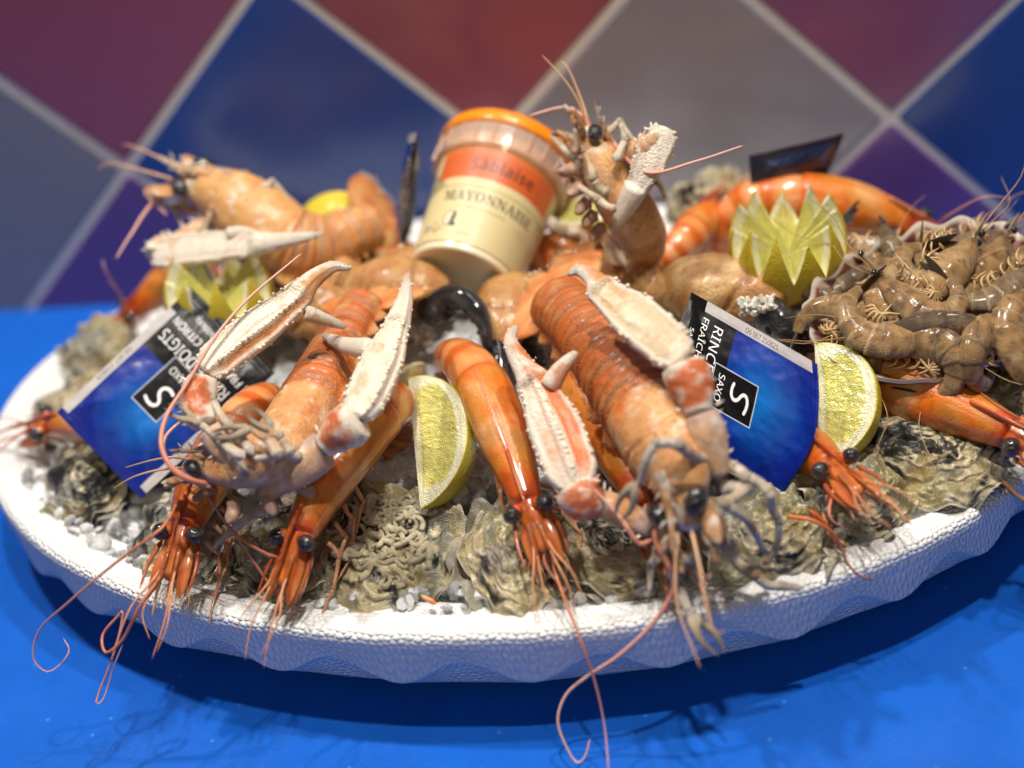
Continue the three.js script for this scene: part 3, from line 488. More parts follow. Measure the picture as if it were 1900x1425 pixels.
  return shiftTo(o);
}
// one big claw arm: merus, carpus, long ridged palm, two fingers
function claw(o, c, patch) {
  const arm = new THREE.Group(); arm.name = 'claw_arm'; o.add(arm);
  const toCam = (p) => camera.position.clone().sub(p).normalize();
  const nrm = (list) => { const m = list[Math.floor(list.length / 2)]; return toCam(m).add(V(...(c.tilt || [0, 0.55, 0]))).normalize(); };
  const spines = (pts, r, n, sgn, w, len) => { const list = [], sp = spine(pts, nrm(pts)); for (let k = 0; k < n; k++) { const fr = sp.frame((k + 0.6) / n * 0.94), b = fr.p.clone().addScaledVector(fr.S, sgn * w); list.push(tube([b, b.clone().addScaledVector(fr.S, sgn * len * rr(0.7, 1.2)).addScaledVector(fr.T, len * 0.4)], [r, r * 0.15], { n: 3, m: 6, color: () => LC.white })); } return list; };
  const limb = (name, key, w0, w1, cols) => {
    const pts = c[key].map((p) => at(...p)), sp = spine(pts, nrm(pts));
    const g = sweep(sp, 0, 1, 26, 30, (t, a, v) => { const w = mix(w0, w1, sstep(0, 0.8, t)) * (v === 0 || v === 1 ? 0.3 : 1) * (0.66 + 0.34 * Math.pow(Math.sin(Math.PI * clamp(0.04 + t * 0.9)), 0.6)) * (1 + 0.16 * fbm(t * 5 + w1 * 900, Math.cos(a) * 1.6, Math.sin(a) * 1.6, 3) + 0.06 * Math.max(0, Math.cos(a * 3))); return [Math.sin(a) * w, Math.cos(a) * w * 0.8]; },
      (t, a, p) => { const n = patch(p, 85, 5), s = Math.cos(a); const aa = a > Math.PI ? a - 2 * Math.PI : a; return mix3(mix3(cols[0], cols[1], sstep(1.05, 0.6, Math.hypot((t - 0.5) / 0.5, aa / (c.big ? 2.4 : 1.3)) + n * 1.1 + 0.5 * patch(p, 300, 7))), LC.white, 0.65 * sstep(0.02, 0.3, patch(p, 180, 2))); });
    const m = part(name, g, M.lango, arm);
    part('thorns', join([...spines(pts, 0.0009, 5, 1, mix(w0, w1, 0.5) * 0.8, 0.0034), ...spines(pts, 0.0009, 4, -1, mix(w0, w1, 0.5) * 0.8, 0.003)]), M.bead, arm);
    return m;
  };
  if (c.merus) limb('upper_arm', 'merus', 0.0042, c.mw || 0.0062, [LC.mauve, c.hot ? LC.flesh : LC.pink]);
  if (c.carpus) limb('wrist', 'carpus', 0.0062, c.cw || 0.0074, [LC.white, c.pale ? LC.pink : LC.hot]);
  const palmPts = c.palm.map((p) => at(...p)), all = c.f1 ? [...palmPts.slice(0, -1), palmPts[palmPts.length - 1].clone().lerp(at(...c.f1[0]), 0.5), ...c.f1.slice(1).map((p) => at(...p))] : palmPts;
  const run = (l) => l.reduce((a, p, i) => (i ? a + p.distanceTo(l[i - 1]) : 0), 0), sp = spine(all, nrm(palmPts)), W = c.w || 0.0085, hollow = c.hollow ? lin(c.hollow) : LC.bone, tp = c.f1 ? run(palmPts) / run(all) : 1, off = W * 4000;
  const half = (t) => { const u = t / tp, w0 = W * (u < 0.14 ? mix(0.42, 0.95, Math.sqrt(u / 0.14)) : 0.95 + 0.05 * sstep(0.14, 0.4, u)); if (t < tp) return w0 * mix(1, c.taper || 0.72, sstep(0.55, 1, u)); const k = (t - tp) / (1 - tp || 1); return W * (mix(c.taper || 0.72, c.f1w || 0.5, sstep(0, 0.3, k)) * Math.pow(1 - k * 0.985, 0.6) + 0.03); };
  const mid = c.midRidge, fin = (t) => sstep(tp * 0.96, tp * 1.08, t);
  part('claw_palm', sweep(sp, 0, 1, 96, 64, (t, a, v) => {
    const w = half(t) * (v === 0 || v === 1 ? 0.3 : 1), s = Math.sin(a), k = Math.cos(a), e0 = mix(0.72, 1, fin(t)), x = Math.sign(s) * Math.pow(Math.abs(s), e0), e = Math.abs(x);
    let y = Math.sign(k) * Math.pow(Math.abs(k), 0.8) * mix(0.52, 0.85, fin(t)); const pal = 1 - fin(t);
    if (k > 0) { y -= 0.17 * sstep(0.95, 0.6, e) * pal; if (mid !== undefined) y += 0.27 * Math.exp(-Math.pow((x - mid) / 0.15, 2)) * (1 - 0.5 * fin(t)); }
    y += 0.05 * fbm(x * 3 + off, t * sp.L * 120, k, 3); const wob = 1 + 0.05 * fbm(t * sp.L * 90, s * 1.5 + off, 0, 2);
    return [x * w * wob, y * w];
  }, (t, a, p) => {
    const s = Math.sin(a), x = Math.sign(s) * Math.pow(Math.abs(s), 0.72), k = Math.cos(a), n = patch(p, 110, 6), n2 = patch(p, 420, 1);
    let c0 = hollow; if (c.side) c0 = mix3(hollow, lin(c.side), sstep((mid ?? 0) - 0.12, (mid ?? 0) + 0.12, (c.flip ? -x : x) + n * 0.1));
    c0 = mix3(c0, LC.flesh, 0.6 * sstep(0.0, 0.35, n)); c0 = mix3(c0, LC.brown, 0.35 * sstep(0.12, 0.38, n2));
    let wht = sstep(0.66, 0.86, Math.abs(x) + n * 0.2); if (mid !== undefined) wht = Math.max(wht, sstep(0.22, 0.1, Math.abs(x - mid) + n * 0.12));
    if (k < 0) wht *= 0.5;
    c0 = mix3(c0, LC.white, wht * 0.9); c0 = mix3(c0, LC.white, 0.7 * sstep(0.12, 0.03, t));
    const f = fin(t), fc = mix3(LC.white, c.fcol ? lin(c.fcol) : LC.flesh, sstep(-0.1, 0.35, (c.flip ? -s : s) * 0.5 + n) * sstep(0.97, 0.8, t));
    return mix3(c0, fc, f);
  }, 1), M.claw, arm);
  const beads = [], rows = [[-0.98, 0], [0.98, 0]]; if (mid !== undefined) rows.push([mid, 1]);
  for (const [r, up] of rows) { const n = Math.round(sp.L / 0.0024); for (let k = 0; k < n; k++) { const t = (k + rr(0.1, 0.9)) / n; if (t > tp * 1.05 && rnd() < 0.55) continue; const fr = sp.frame(t), w = half(t), b = fr.p.clone().addScaledVector(fr.S, r * w * (0.97 + rr(-0.03, 0.03))).addScaledVector(fr.N, w * (up ? 0.56 : rr(-0.12, 0.36))); const g = new THREE.SphereGeometry(rr(0.0004, 0.00105) * (t > tp ? 0.7 : 1), 7, 5); g.translate(b.x, b.y, b.z); beads.push(tint(g, mix3(LC.white, LC.flesh, rnd() * 0.4))); } }
  part('tubercles', join(beads), M.bead, arm);
  if (c.f2) {
    const fp = c.f2.map((p) => at(...p)), fs = spine(fp, nrm(fp)), fw = (c.f2w || 0.55) * W;
    part('moving_finger', sweep(fs, 0, 1, 34, 22, (t, a, v) => { const w = (fw * (v === 0 ? 0.3 : t < 0.12 ? 0.8 + t * 1.6 : 1) * Math.pow(1 - t * 0.97, 0.5) + 0.0004) * (v === 1 ? 0.1 : 1) * (1 + 0.08 * fbm(t * 8, Math.sin(a), Math.cos(a) + off, 2)); return [Math.sin(a) * w * 0.85, Math.cos(a) * w * 0.8]; },
      (t, a, p) => mix3(LC.white, c.fcol ? lin(c.fcol) : LC.flesh, 0.7 * sstep(-0.05, 0.3, Math.sin(a) * 0.4 + patch(p, 130, 3)) * sstep(0.9, 0.65, t))), M.claw, arm);
    const nub = []; for (let k = 0; k < 9; k++) { const fr = fs.frame(0.1 + k * 0.085), b = fr.p.clone().addScaledVector(fr.S, (c.flip ? -1 : 1) * -fw * 0.75 * Math.pow(1 - 0.1 - k * 0.085, 0.5)); nub.push(tint(blob(b, rr(0.0004, 0.0009), 6, 5), LC.white)); }
    part('teeth', join(nub), M.bead, arm);
  }
}
langoustine('langoustine at front left reaching up past the blue sachet, head turned left', { sd: 1, W: 0.0146, cara: 0.44, belly: true, fanBend: -0.1, tw: 0.7,
  up: [V(-0.1, 0.95, -0.1), V(-0.1, 0.95, 0.05), V(-0.3, 0.85, 0.45), V(-0.2, 0.85, 0.5), V(-0.2, 0.85, 0.5)],
  body: [[395, 862, 0.108], [450, 862, 0.110], [515, 838, 0.110], [563, 770, 0.111], [602, 700, 0.112], [640, 622, 0.113], [672, 570, 0.113]],
  claws: [
    { merus: [[470, 880, 0.112], [425, 840, 0.118], [385, 795, 0.126]], carpus: [[380, 790, 0.127], [366, 745, 0.132], [378, 700, 0.137]], palm: [[378, 690, 0.138], [430, 645, 0.141], [490, 600, 0.144], [553, 553, 0.147]], w: 0.0085, taper: 0.74, midRidge: 0.22, hollow: 0xe9dcc6, side: 0xc8814c, f1: [[548, 548, 0.148], [585, 515, 0.15], [620, 495, 0.151], [652, 498, 0.15]], f1w: 0.6, f2: [[565, 580, 0.147], [600, 592, 0.142], [642, 607, 0.135]], f2w: 0.45, tilt: [0, 0.4, 0] },
    { merus: [[480, 925, 0.098], [545, 875, 0.105], [605, 828, 0.113]], mw: 0.0088, cw: 0.0096, carpus: [[598, 832, 0.115], [632, 800, 0.121], [668, 775, 0.126]], palm: [[662, 775, 0.127], [690, 715, 0.132], [718, 650, 0.137], [738, 600, 0.141]], w: 0.0088, taper: 0.6, hollow: 0xe6d9c2, midRidge: 0.5, fcol: 0xe9d9c6, f1: [[736, 605, 0.14], [750, 560, 0.143], [757, 512, 0.146]], f1w: 0.55, f2: [[690, 648, 0.136], [640, 640, 0.13], [600, 622, 0.127]], f2w: 0.6 }],
  legs: [{ p: [[470, 845, 0.122], [425, 790, 0.128], [395, 740, 0.133], [365, 695, 0.138]] , r: 0.0027 }, { p: [[455, 850, 0.124], [405, 810, 0.127], [370, 785, 0.13], [345, 772, 0.132]], r: 0.0028, pincer: true }, { p: [[520, 850, 0.124], [498, 815, 0.128], [470, 795, 0.13], [440, 800, 0.13]], r: 0.003, pincer: true }, { p: [[545, 845, 0.122], [520, 810, 0.128], [490, 785, 0.132]], r: 0.0028, pincer: true }, { p: [[560, 850, 0.112], [510, 845, 0.12], [470, 850, 0.122]], r: 0.003 }, { p: [[520, 925, 0.088], [470, 950, 0.08], [430, 985, 0.072], [395, 1020, 0.066]], r: 0.0032 }],
  ant: [[[388, 900, 0.11], [330, 880, 0.12], [300, 830, 0.128], [308, 775, 0.134], [345, 715, 0.14], [400, 625, 0.15], [455, 560, 0.156], [560, 470, 0.165]], [[392, 905, 0.108], [345, 885, 0.112], [310, 855, 0.115], [305, 815, 0.12], [345, 775, 0.124], [380, 755, 0.127]]] });
langoustine('langoustine right of centre facing the viewer with claws raised on both sides', { sd: 2, W: 0.0176, cara: 0.30, dark: true, fanBend: 0.1, tw: 0.78,
  up: [V(-0.55, 0.6, 0.5), V(-0.5, 0.7, 0.5), V(-0.3, 0.82, 0.5), V(-0.25, 0.85, 0.5), V(-0.2, 0.85, 0.5)],
  body: [[1266, 925, 0.098], [1262, 880, 0.103], [1235, 822, 0.108], [1190, 750, 0.112], [1135, 670, 0.113], [1080, 605, 0.112], [1038, 565, 0.110]],
  claws: [
    { merus: [[1340, 885, 0.104], [1320, 825, 0.114], [1297, 765, 0.124]], mw: 0.0078, carpus: [[1298, 770, 0.124], [1285, 718, 0.131], [1264, 672, 0.138]], cw: 0.0094, big: true, palm: [[1268, 668, 0.139], [1215, 620, 0.144], [1160, 573, 0.148], [1118, 540, 0.151]], w: 0.0096, taper: 0.7, hollow: 0xcdb996, fcol: 0xd18a55, flip: false, f1: [[1122, 540, 0.151], [1095, 512, 0.153], [1072, 502, 0.154], [1052, 510, 0.153]], f1w: 0.5, f2: [[1135, 575, 0.147], [1128, 550, 0.148], [1105, 530, 0.147]], f2w: 0.35 },
    { hot: true, merus: [[1215, 985, 0.082], [1165, 955, 0.086], [1110, 930, 0.091]], carpus: [[1118, 942, 0.09], [1085, 925, 0.094], [1068, 898, 0.098]], cw: 0.0098, palm: [[1072, 905, 0.099], [1050, 845, 0.106], [1022, 775, 0.114], [1000, 712, 0.121]], w: 0.0108, taper: 0.66, midRidge: 0.05, hollow: 0xddc2ae, side: 0xd9713c, big: true, fcol: 0xdb7a45, f1: [[992, 725, 0.12], [965, 670, 0.126], [947, 630, 0.131], [958, 603, 0.134]], f1w: 0.5, f2: [[1018, 720, 0.121], [1040, 685, 0.127], [1070, 652, 0.132]], f2w: 0.45 }],
  legs: [{ p: [[1320, 850, 0.108], [1260, 825, 0.124], [1218, 822, 0.126], [1195, 865, 0.118], [1168, 920, 0.106]], r: 0.0032, pincer: true }, { p: [[1335, 900, 0.1], [1385, 905, 0.1], [1345, 935, 0.104], [1395, 975, 0.09], [1424, 1030, 0.072]], r: 0.0034 }, { p: [[1345, 860, 0.105], [1385, 885, 0.104], [1430, 920, 0.098], [1445, 965, 0.086], [1438, 1020, 0.072], [1415, 1048, 0.066]], r: 0.0029 }, { p: [[1330, 960, 0.086], [1350, 1010, 0.076], [1400, 1065, 0.066], [1455, 1088, 0.058], [1488, 1092, 0.056]], r: 0.0036 }, { p: [[1300, 1020, 0.078], [1250, 1035, 0.076], [1258, 1085, 0.068], [1280, 1140, 0.061], [1300, 1165, 0.058]], r: 0.0036, pincer: true }, { p: [[1280, 1010, 0.076], [1285, 1050, 0.068], [1300, 1095, 0.06]], r: 0.0022 }, { p: [[1222, 1010, 0.078], [1208, 1050, 0.07], [1205, 1100, 0.062]], r: 0.0026 }],
  ant: [[[1255, 975, 0.092], [1222, 975, 0.09], [1215, 1000, 0.086], [1240, 1050, 0.078], [1250, 1085, 0.07], [1225, 1140, 0.06], [1150, 1215, 0.046], [1090, 1255, 0.036], [1050, 1290, 0.028], [1035, 1335, 0.02], [1048, 1380, 0.012], [1072, 1416, 0.006], [1085, 1405, 0.008], [1095, 1370, 0.014]], [[1210, 1000, 0.085], [1190, 1010, 0.083], [1150, 960, 0.09], [1100, 905, 0.1], [1085, 885, 0.104]]] });
langoustine('langoustine at back left, head up against the tiles and white claw stretched out', { sd: 3, W: 0.0182, pale: true, cara: 0.55, tw: 0.6, fanBend: -0.4,
  up: [V(0.4, 0.8, 0.3), V(0.35, 0.85, 0.4), V(0.2, 0.9, 0.4), V(0.6, 0.7, 0.3)],
  body: [[372, 345, 0.142], [420, 365, 0.138], [480, 405, 0.13], [545, 452, 0.118], [605, 455, 0.112], [655, 430, 0.114], [690, 420, 0.112]],
  claws: [{ pale: true, merus: [[400, 400, 0.13], [350, 440, 0.125], [310, 470, 0.122]], carpus: [[330, 450, 0.124], [300, 465, 0.122], [288, 478, 0.121]], palm: [[285, 475, 0.122], [340, 465, 0.126], [410, 458, 0.13], [470, 452, 0.133]], w: 0.0082, taper: 0.75, hollow: 0xe6dac8, fcol: 0xe8dccb, f1: [[465, 456, 0.133], [530, 446, 0.136], [600, 434, 0.139]], f1w: 0.62, f2: [[420, 435, 0.136], [450, 430, 0.136], [490, 440, 0.134]], f2w: 0.45 }],
  legs: [{ p: [[462, 352, 0.146], [505, 338, 0.146], [545, 385, 0.134]], r: 0.003 }, { p: [[430, 400, 0.135], [395, 390, 0.14], [378, 440, 0.13]], r: 0.0034 }, { p: [[360, 345, 0.142], [300, 350, 0.14], [282, 360, 0.138], [320, 385, 0.132], [345, 430, 0.125]], r: 0.0026 }, { p: [[350, 330, 0.146], [380, 308, 0.15], [430, 320, 0.152]], r: 0.003 }, { p: [[470, 430, 0.126], [440, 445, 0.124], [420, 460, 0.12]], r: 0.003 }],
  ant: [[[360, 340, 0.145], [300, 345, 0.14], [270, 352, 0.138], [310, 400, 0.135]], [[350, 350, 0.14], [290, 372, 0.138], [240, 440, 0.13], [215, 480, 0.125]]] });
langoustine('langoustine standing head up behind the mayonnaise tub, white claw raised', { sd: 4, W: 0.0138, pale: true, cara: 0.5, tw: 0.8, fanBend: -0.3,
  up: [V(0.75, 0.35, -0.1), V(0.8, 0.4, 0.1), V(0.6, 0.6, 0.4), V(0.3, 0.9, 0.3)], belly: true,
  body: [[1104, 268, 0.165], [1122, 315, 0.155], [1148, 365, 0.142], [1176, 412, 0.128], [1185, 455, 0.112], [1150, 485, 0.1], [1110, 490, 0.094]],
  claws: [{ pale: true, merus: [[1140, 280, 0.16], [1170, 285, 0.162], [1195, 275, 0.166]], cw: 0.0052, carpus: [[1190, 285, 0.165], [1210, 262, 0.17], [1228, 243, 0.174]], palm: [[1235, 235, 0.176], [1218, 275, 0.168], [1198, 315, 0.16], [1182, 345, 0.154]], w: 0.0074, taper: 0.72, hollow: 0xe6dac8, fcol: 0xe8dccb, f1: [[1188, 333, 0.156], [1162, 382, 0.145], [1138, 430, 0.134]], f1w: 0.8 }],
  legs: [{ p: [[1100, 340, 0.15], [1060, 290, 0.155], [1020, 250, 0.16]], r: 0.003 }, { p: [[1095, 320, 0.15], [1068, 280, 0.155], [1070, 235, 0.165]], r: 0.0028 }, { p: [[1185, 370, 0.14], [1215, 330, 0.15], [1235, 370, 0.14]], r: 0.0028 }, { p: [[1120, 250, 0.168], [1150, 225, 0.172], [1180, 265, 0.165]], r: 0.0024 }, { p: [[1000, 400, 0.11], [1050, 430, 0.105], [1095, 455, 0.1]], r: 0.005 }, { p: [[1130, 360, 0.15], [1100, 330, 0.158], [1085, 280, 0.165], [1078, 225, 0.172]], r: 0.0028 }, { p: [[1145, 390, 0.146], [1110, 370, 0.15], [1070, 345, 0.152], [1040, 290, 0.158]], r: 0.0026 }, { p: [[1140, 300, 0.165], [1160, 260, 0.17], [1150, 230, 0.176]], r: 0.0026 }],
  ant: [[[1100, 250, 0.168], [1080, 215, 0.175], [1050, 200, 0.178], [980, 215, 0.178]], [[1120, 245, 0.168], [1200, 320, 0.16], [1290, 300, 0.165], [1380, 270, 0.17]]] });
// ---------------------------------------------------------------- oysters
M.oyster = phys({ vertexColors: true, roughness: 0.55, bumpMap: rep(grainBase, 0.016), bumpScale: 0.0008, clearcoat: 0.35, clearcoatRoughness: 0.3 });
M.worm = phys({ vertexColors: true, roughness: 0.75, bumpMap: rep(grainBase, 0.008), bumpScale: 0.0003 });
const OC = { beige: lin(0xb3a27c), green: lin(0x86804c), grey: lin(0x7f8078), dark: lin(0x1c1a15), cream: lin(0xd8cba6), white: lin(0xd8d2c0), gold: lin(0x93783f), purple: lin(0x54485a) };
function oyster(label, q) {
  const o = thing('oyster', label, 'oyster', 'closed oysters on the ice');
  const s = q.sd * 13.7, len = q.len, wd = q.wid, top = q.top || 0.008, cup = q.cup || 0.008;
  const outline = (ph) => { const c = Math.cos(ph); return (1 - 0.20 * c - 0.08 * Math.cos(2 * ph)) * (1 + 0.22 * n3(Math.cos(ph) * 1.2 + s, Math.sin(ph) * 1.2, s) + 0.10 * n3(Math.cos(ph) * 3.3, Math.sin(ph) * 3.3 + s, s)); };
  const col = (x, y, z, r, lay, under, ph = 0) => {
    const ring = fbm(r * 16 + s, Math.cos(ph) * 1.6, Math.sin(ph) * 1.6 + s, 4);
    const n = fbm(x * 48 + s, y * 48, z * 48, 4), n2 = fbm(x * 200, y * 200 + s, z * 200, 3), n3b = fbm(x * 30 - s, y * 30, z * 30 + 4, 3);
    let c = mix3(OC.beige, OC.grey, sstep(-0.1, 0.25, n3b + (q.grey || 0))); c = mix3(c, OC.green, 0.7 * sstep(0.0, 0.3, n)); c = mix3(c, OC.gold, 0.6 * sstep(0.05, 0.3, fbm(x * 60, z * 60, s + 9, 3)));
    c = mix3(c, OC.cream, 0.9 * sstep(0.02, 0.22, n2 * 0.9 + ring * 0.4 + (lay - 0.5) * 0.2));
    c = mix3(c, OC.dark, 1.0 * sstep(0.05, 0.2, -n * 0.9 - 0.02 - ring * 0.35 + (0.5 - lay) * 0.1) + 0.6 * sstep(0.18, 0.32, n2 - 0.02 * under));
    c = mix3(c, OC.purple, 0.35 * sstep(0.15, 0.35, fbm(x * 50 + 3, z * 50, s - 7, 3)));
    return mix3(c, OC.white, 0.75 * sstep(0.955, 0.995, r + 0.02 * n));
  };
  const valve = (name, upper) => {
    const ext = upper ? q.lid || 0.88 : 1, H = upper ? top : -cup, nl = upper ? 5 : 5, dense = 150, rings = 64;
    const ruf = (q.ruf || 0.0035);
    const wave = (ph, r) => Math.pow(r, 3) * ruf * (Math.sin(ph * 5 + s) + 0.8 * Math.sin(ph * 9 + s * 2 + 2 * n3(ph, s, 1)) + 0.5 * Math.sin(ph * 17 + s)) * (upper ? 0.7 : 1.1);
    const pos = (ph, r, back) => {
      const R = outline(ph) * ext, ux = Math.cos(ph) * R * r, uz = Math.sin(ph) * R * r, x = ux * len, z = uz * wd;
      const warp = 1.5 * n3(x * 34 + s, z * 34, s) + 0.6 * n3(x * 95, z * 95, s) + 0.3 * n3(x * 240, z * 240, s), q2 = r * nl + warp, lay = q2 - Math.floor(q2);
      let y = H * Math.pow(1 - Math.pow(r, upper ? 2.1 : 2.6), 1) + wave(ph, r);
      const bump = 0.0055 * fbm(x * 42 + s, z * 42, s, 4) + 0.0022 * fbm(x * 190, z * 190 + s, 3, 3) + 0.0011 * (Math.pow(lay, 3) - 0.25) * sstep(0.08, 0.3, r) + 0.0016 * Math.pow(r, 1.5) * Math.sin(ph * 8 + s + 3 * n3(x * 40, z * 40, s)) + 0.0012 * ridge(x * 130 + s, z * 130, s, 2);
      y += upper ? bump + 0.0012 : -bump - 0.0008;
      if (back) y -= (upper ? 1 : -1) * 0.0016 * sstep(1, 0.9, r);
      return [x, y, z, lay];
    };
    const g = grid(dense, rings, (u, v) => { const p = pos(u * Math.PI * 2, Math.max(v, 0.001)); return [p[0], p[1], p[2]]; }, (u, v, p) => { const l = pos(u * Math.PI * 2, Math.max(v, 0.001))[3]; return col(p[0], p[1], p[2], v, l, upper ? 0 : 1, u * Math.PI * 2); }, (u, v, p) => [p[0], p[2] + p[1]], true);
    const inner = grid(dense, 10, (u, v) => { const p = pos(u * Math.PI * 2, mix(1, 0.55, v), true); return [p[0], p[1], p[2]]; }, (u, v, p) => mix3(mix3(OC.white, OC.beige, 0.5), OC.grey, 0.45 + fbm(p[0] * 90, p[2] * 90, s, 2)), (u, v, p) => [p[0], p[2]], true);
    part(name, join([g, inner]), M.oyster, o);
    return pos;
  };
  valve('lower_shell', false); const up = valve('upper_shell', true);
  if (q.worms) {
    reseed(q.sd * 55 + 3);
    for (let k = 0; k < q.worms; k++) {
      const ph0 = rr(0, 6.28), r0 = Math.sqrt(rnd()) * 0.62, b = up(ph0, r0), pts = []; let a = rr(0, 6.28), x = b[0], z = b[2]; const turn = (rnd() < 0.5 ? -1 : 1) * rr(0.1, 1.5), st = rr(0.0012, 0.0018), n = 5 + Math.floor(rnd() * 8), onTop = (x1, z1) => { const p1 = Math.atan2(z1 / wd, x1 / len); return up(p1, Math.min(1, Math.hypot(x1 / len, z1 / wd) / (outline(p1) * (q.lid || 0.88))))[1]; };
      for (let i = 0; i < n; i++) { pts.push(V(x, onTop(x, z) + 0.0005 + 0.0003 * Math.sin(i * 0.9 + k) + (i === n - 1 ? 0.0009 : 0), z)); a += turn * 0.5 + rr(-0.35, 0.35); x += Math.cos(a) * st; z += Math.sin(a) * st; }
      const r = rr(0.0006, 0.0016), c0 = mix3(mix3(lin(0xe0d4b4), OC.grey, rnd() * 0.4), OC.beige, rnd() * 0.5);
      part('worm_tube', tube(pts, r, { n: n * 3, m: 7, rough: 0.35, seed: k, color: (t, a2, p) => mix3(c0, OC.dark, 0.35 * sstep(0.1, 0.4, fbm(p[0] * 400, p[1] * 400, p[2] * 400, 2)) + 0.8 * sstep(0.985, 1, t)) }), M.worm, o);
    }
  }
  const X = (q.axis || V(0, 0, -1)).clone(), Y = (q.nrm || V(0, 0.85, 0.5)).clone().normalize(); X.addScaledVector(Y, -X.dot(Y)).normalize(); const Z = V().crossVectors(X, Y);
  o.quaternion.setFromRotationMatrix(new THREE.Matrix4().makeBasis(X, Y, Z)); o.position.copy(at(...q.at));
  return o;
}
const N0 = V(0, 0.86, 0.5);
oyster('grey oyster at front left under the prawn with curled feelers', { sd: 1, at: [345, 980, 0.057], len: 0.036, wid: 0.025, axis: V(0.35, 0, -1), nrm: V(-0.25, 0.92, 0.36), grey: 0.2 });
oyster('small pale yellow edged oyster second from the left at the front', { sd: 2, at: [515, 1026, 0.057], len: 0.033, wid: 0.0245, axis: V(-0.8, 0, 0.7), nrm: V(0.1, 0.92, 0.36), ruf: 0.0045 });
oyster('oyster crusted with pale worm tubes below the front lemon wedge', { sd: 3, at: [722, 995, 0.059], len: 0.036, wid: 0.03, axis: V(-0.15, 0, -1), nrm: V(0.05, 0.92, 0.36), worms: 80, top: 0.007, lid: 0.97 });
oyster('pale edged layered oyster under the snout of the middle prawn', { sd: 4, at: [955, 1014, 0.06], len: 0.0355, wid: 0.0245, axis: V(-0.2, 0, -1), nrm: V(0.05, 0.92, 0.36), lid: 0.82, top: 0.010, ruf: 0.0026 });
oyster('streaked oyster left below the right langoustine head', { sd: 5, at: [1148, 1020, 0.057], len: 0.036, wid: 0.0225, axis: V(0.9, 0, 0.35), nrm: V(0, 0.92, 0.36), ruf: 0.003 });
oyster('dark green oyster under the legs of the right langoustine', { sd: 6, at: [1440, 985, 0.058], len: 0.036, wid: 0.027, axis: V(0.8, 0, -0.7), nrm: V(0.1, 0.92, 0.36), lid: 0.8, grey: 0.15 });
oyster('dark rough oyster below the prawn head beside the right sachet', { sd: 7, at: [1605, 918, 0.058], len: 0.032, wid: 0.022, axis: V(0.9, 0, 0.25), nrm: V(0.2, 0.92, 0.36), grey: 0.1 });
oyster('wavy edged oyster on the right under the large prawn', { sd: 8, at: [1735, 848, 0.062], len: 0.042, wid: 0.024, axis: V(0.95, 0, 0.12), nrm: V(0.0, 0.92, 0.36), ruf: 0.006, lid: 0.95, top: 0.008 });
oyster('brown oyster on the left below the blue sachet corner', { sd: 9, at: [185, 885, 0.058], len: 0.033, wid: 0.024, axis: V(0.6, 0, -0.8), nrm: V(-0.2, 0.85, 0.45) });
oyster('oval oyster near the left end of the rim behind the sachet', { sd: 10, at: [195, 650, 0.060], len: 0.024, wid: 0.020, axis: V(1, 0, 0.1), nrm: V(-0.1, 0.9, 0.4), ruf: 0.002 });
oyster('dark oyster between the left sachet and the front left prawn', { sd: 11, at: [160, 745, 0.054], len: 0.028, wid: 0.02, axis: V(0.5, 0, -1), nrm: V(0, 0.9, 0.3), grey: 0.2 });
oyster('greenish oyster at the right edge behind the large prawn head', { sd: 12, at: [1885, 720, 0.064], len: 0.036, wid: 0.026, axis: V(0.6, 0, -0.6), nrm: V(0, 0.9, 0.4), grey: 0.1 });
oyster('green shelled oyster far back left of the arching prawn', { sd: 13, at: [1335, 365, 0.088], len: 0.026, wid: 0.018, axis: V(0.9, 0, -0.3), nrm: V(0, 0.92, 0.36) });
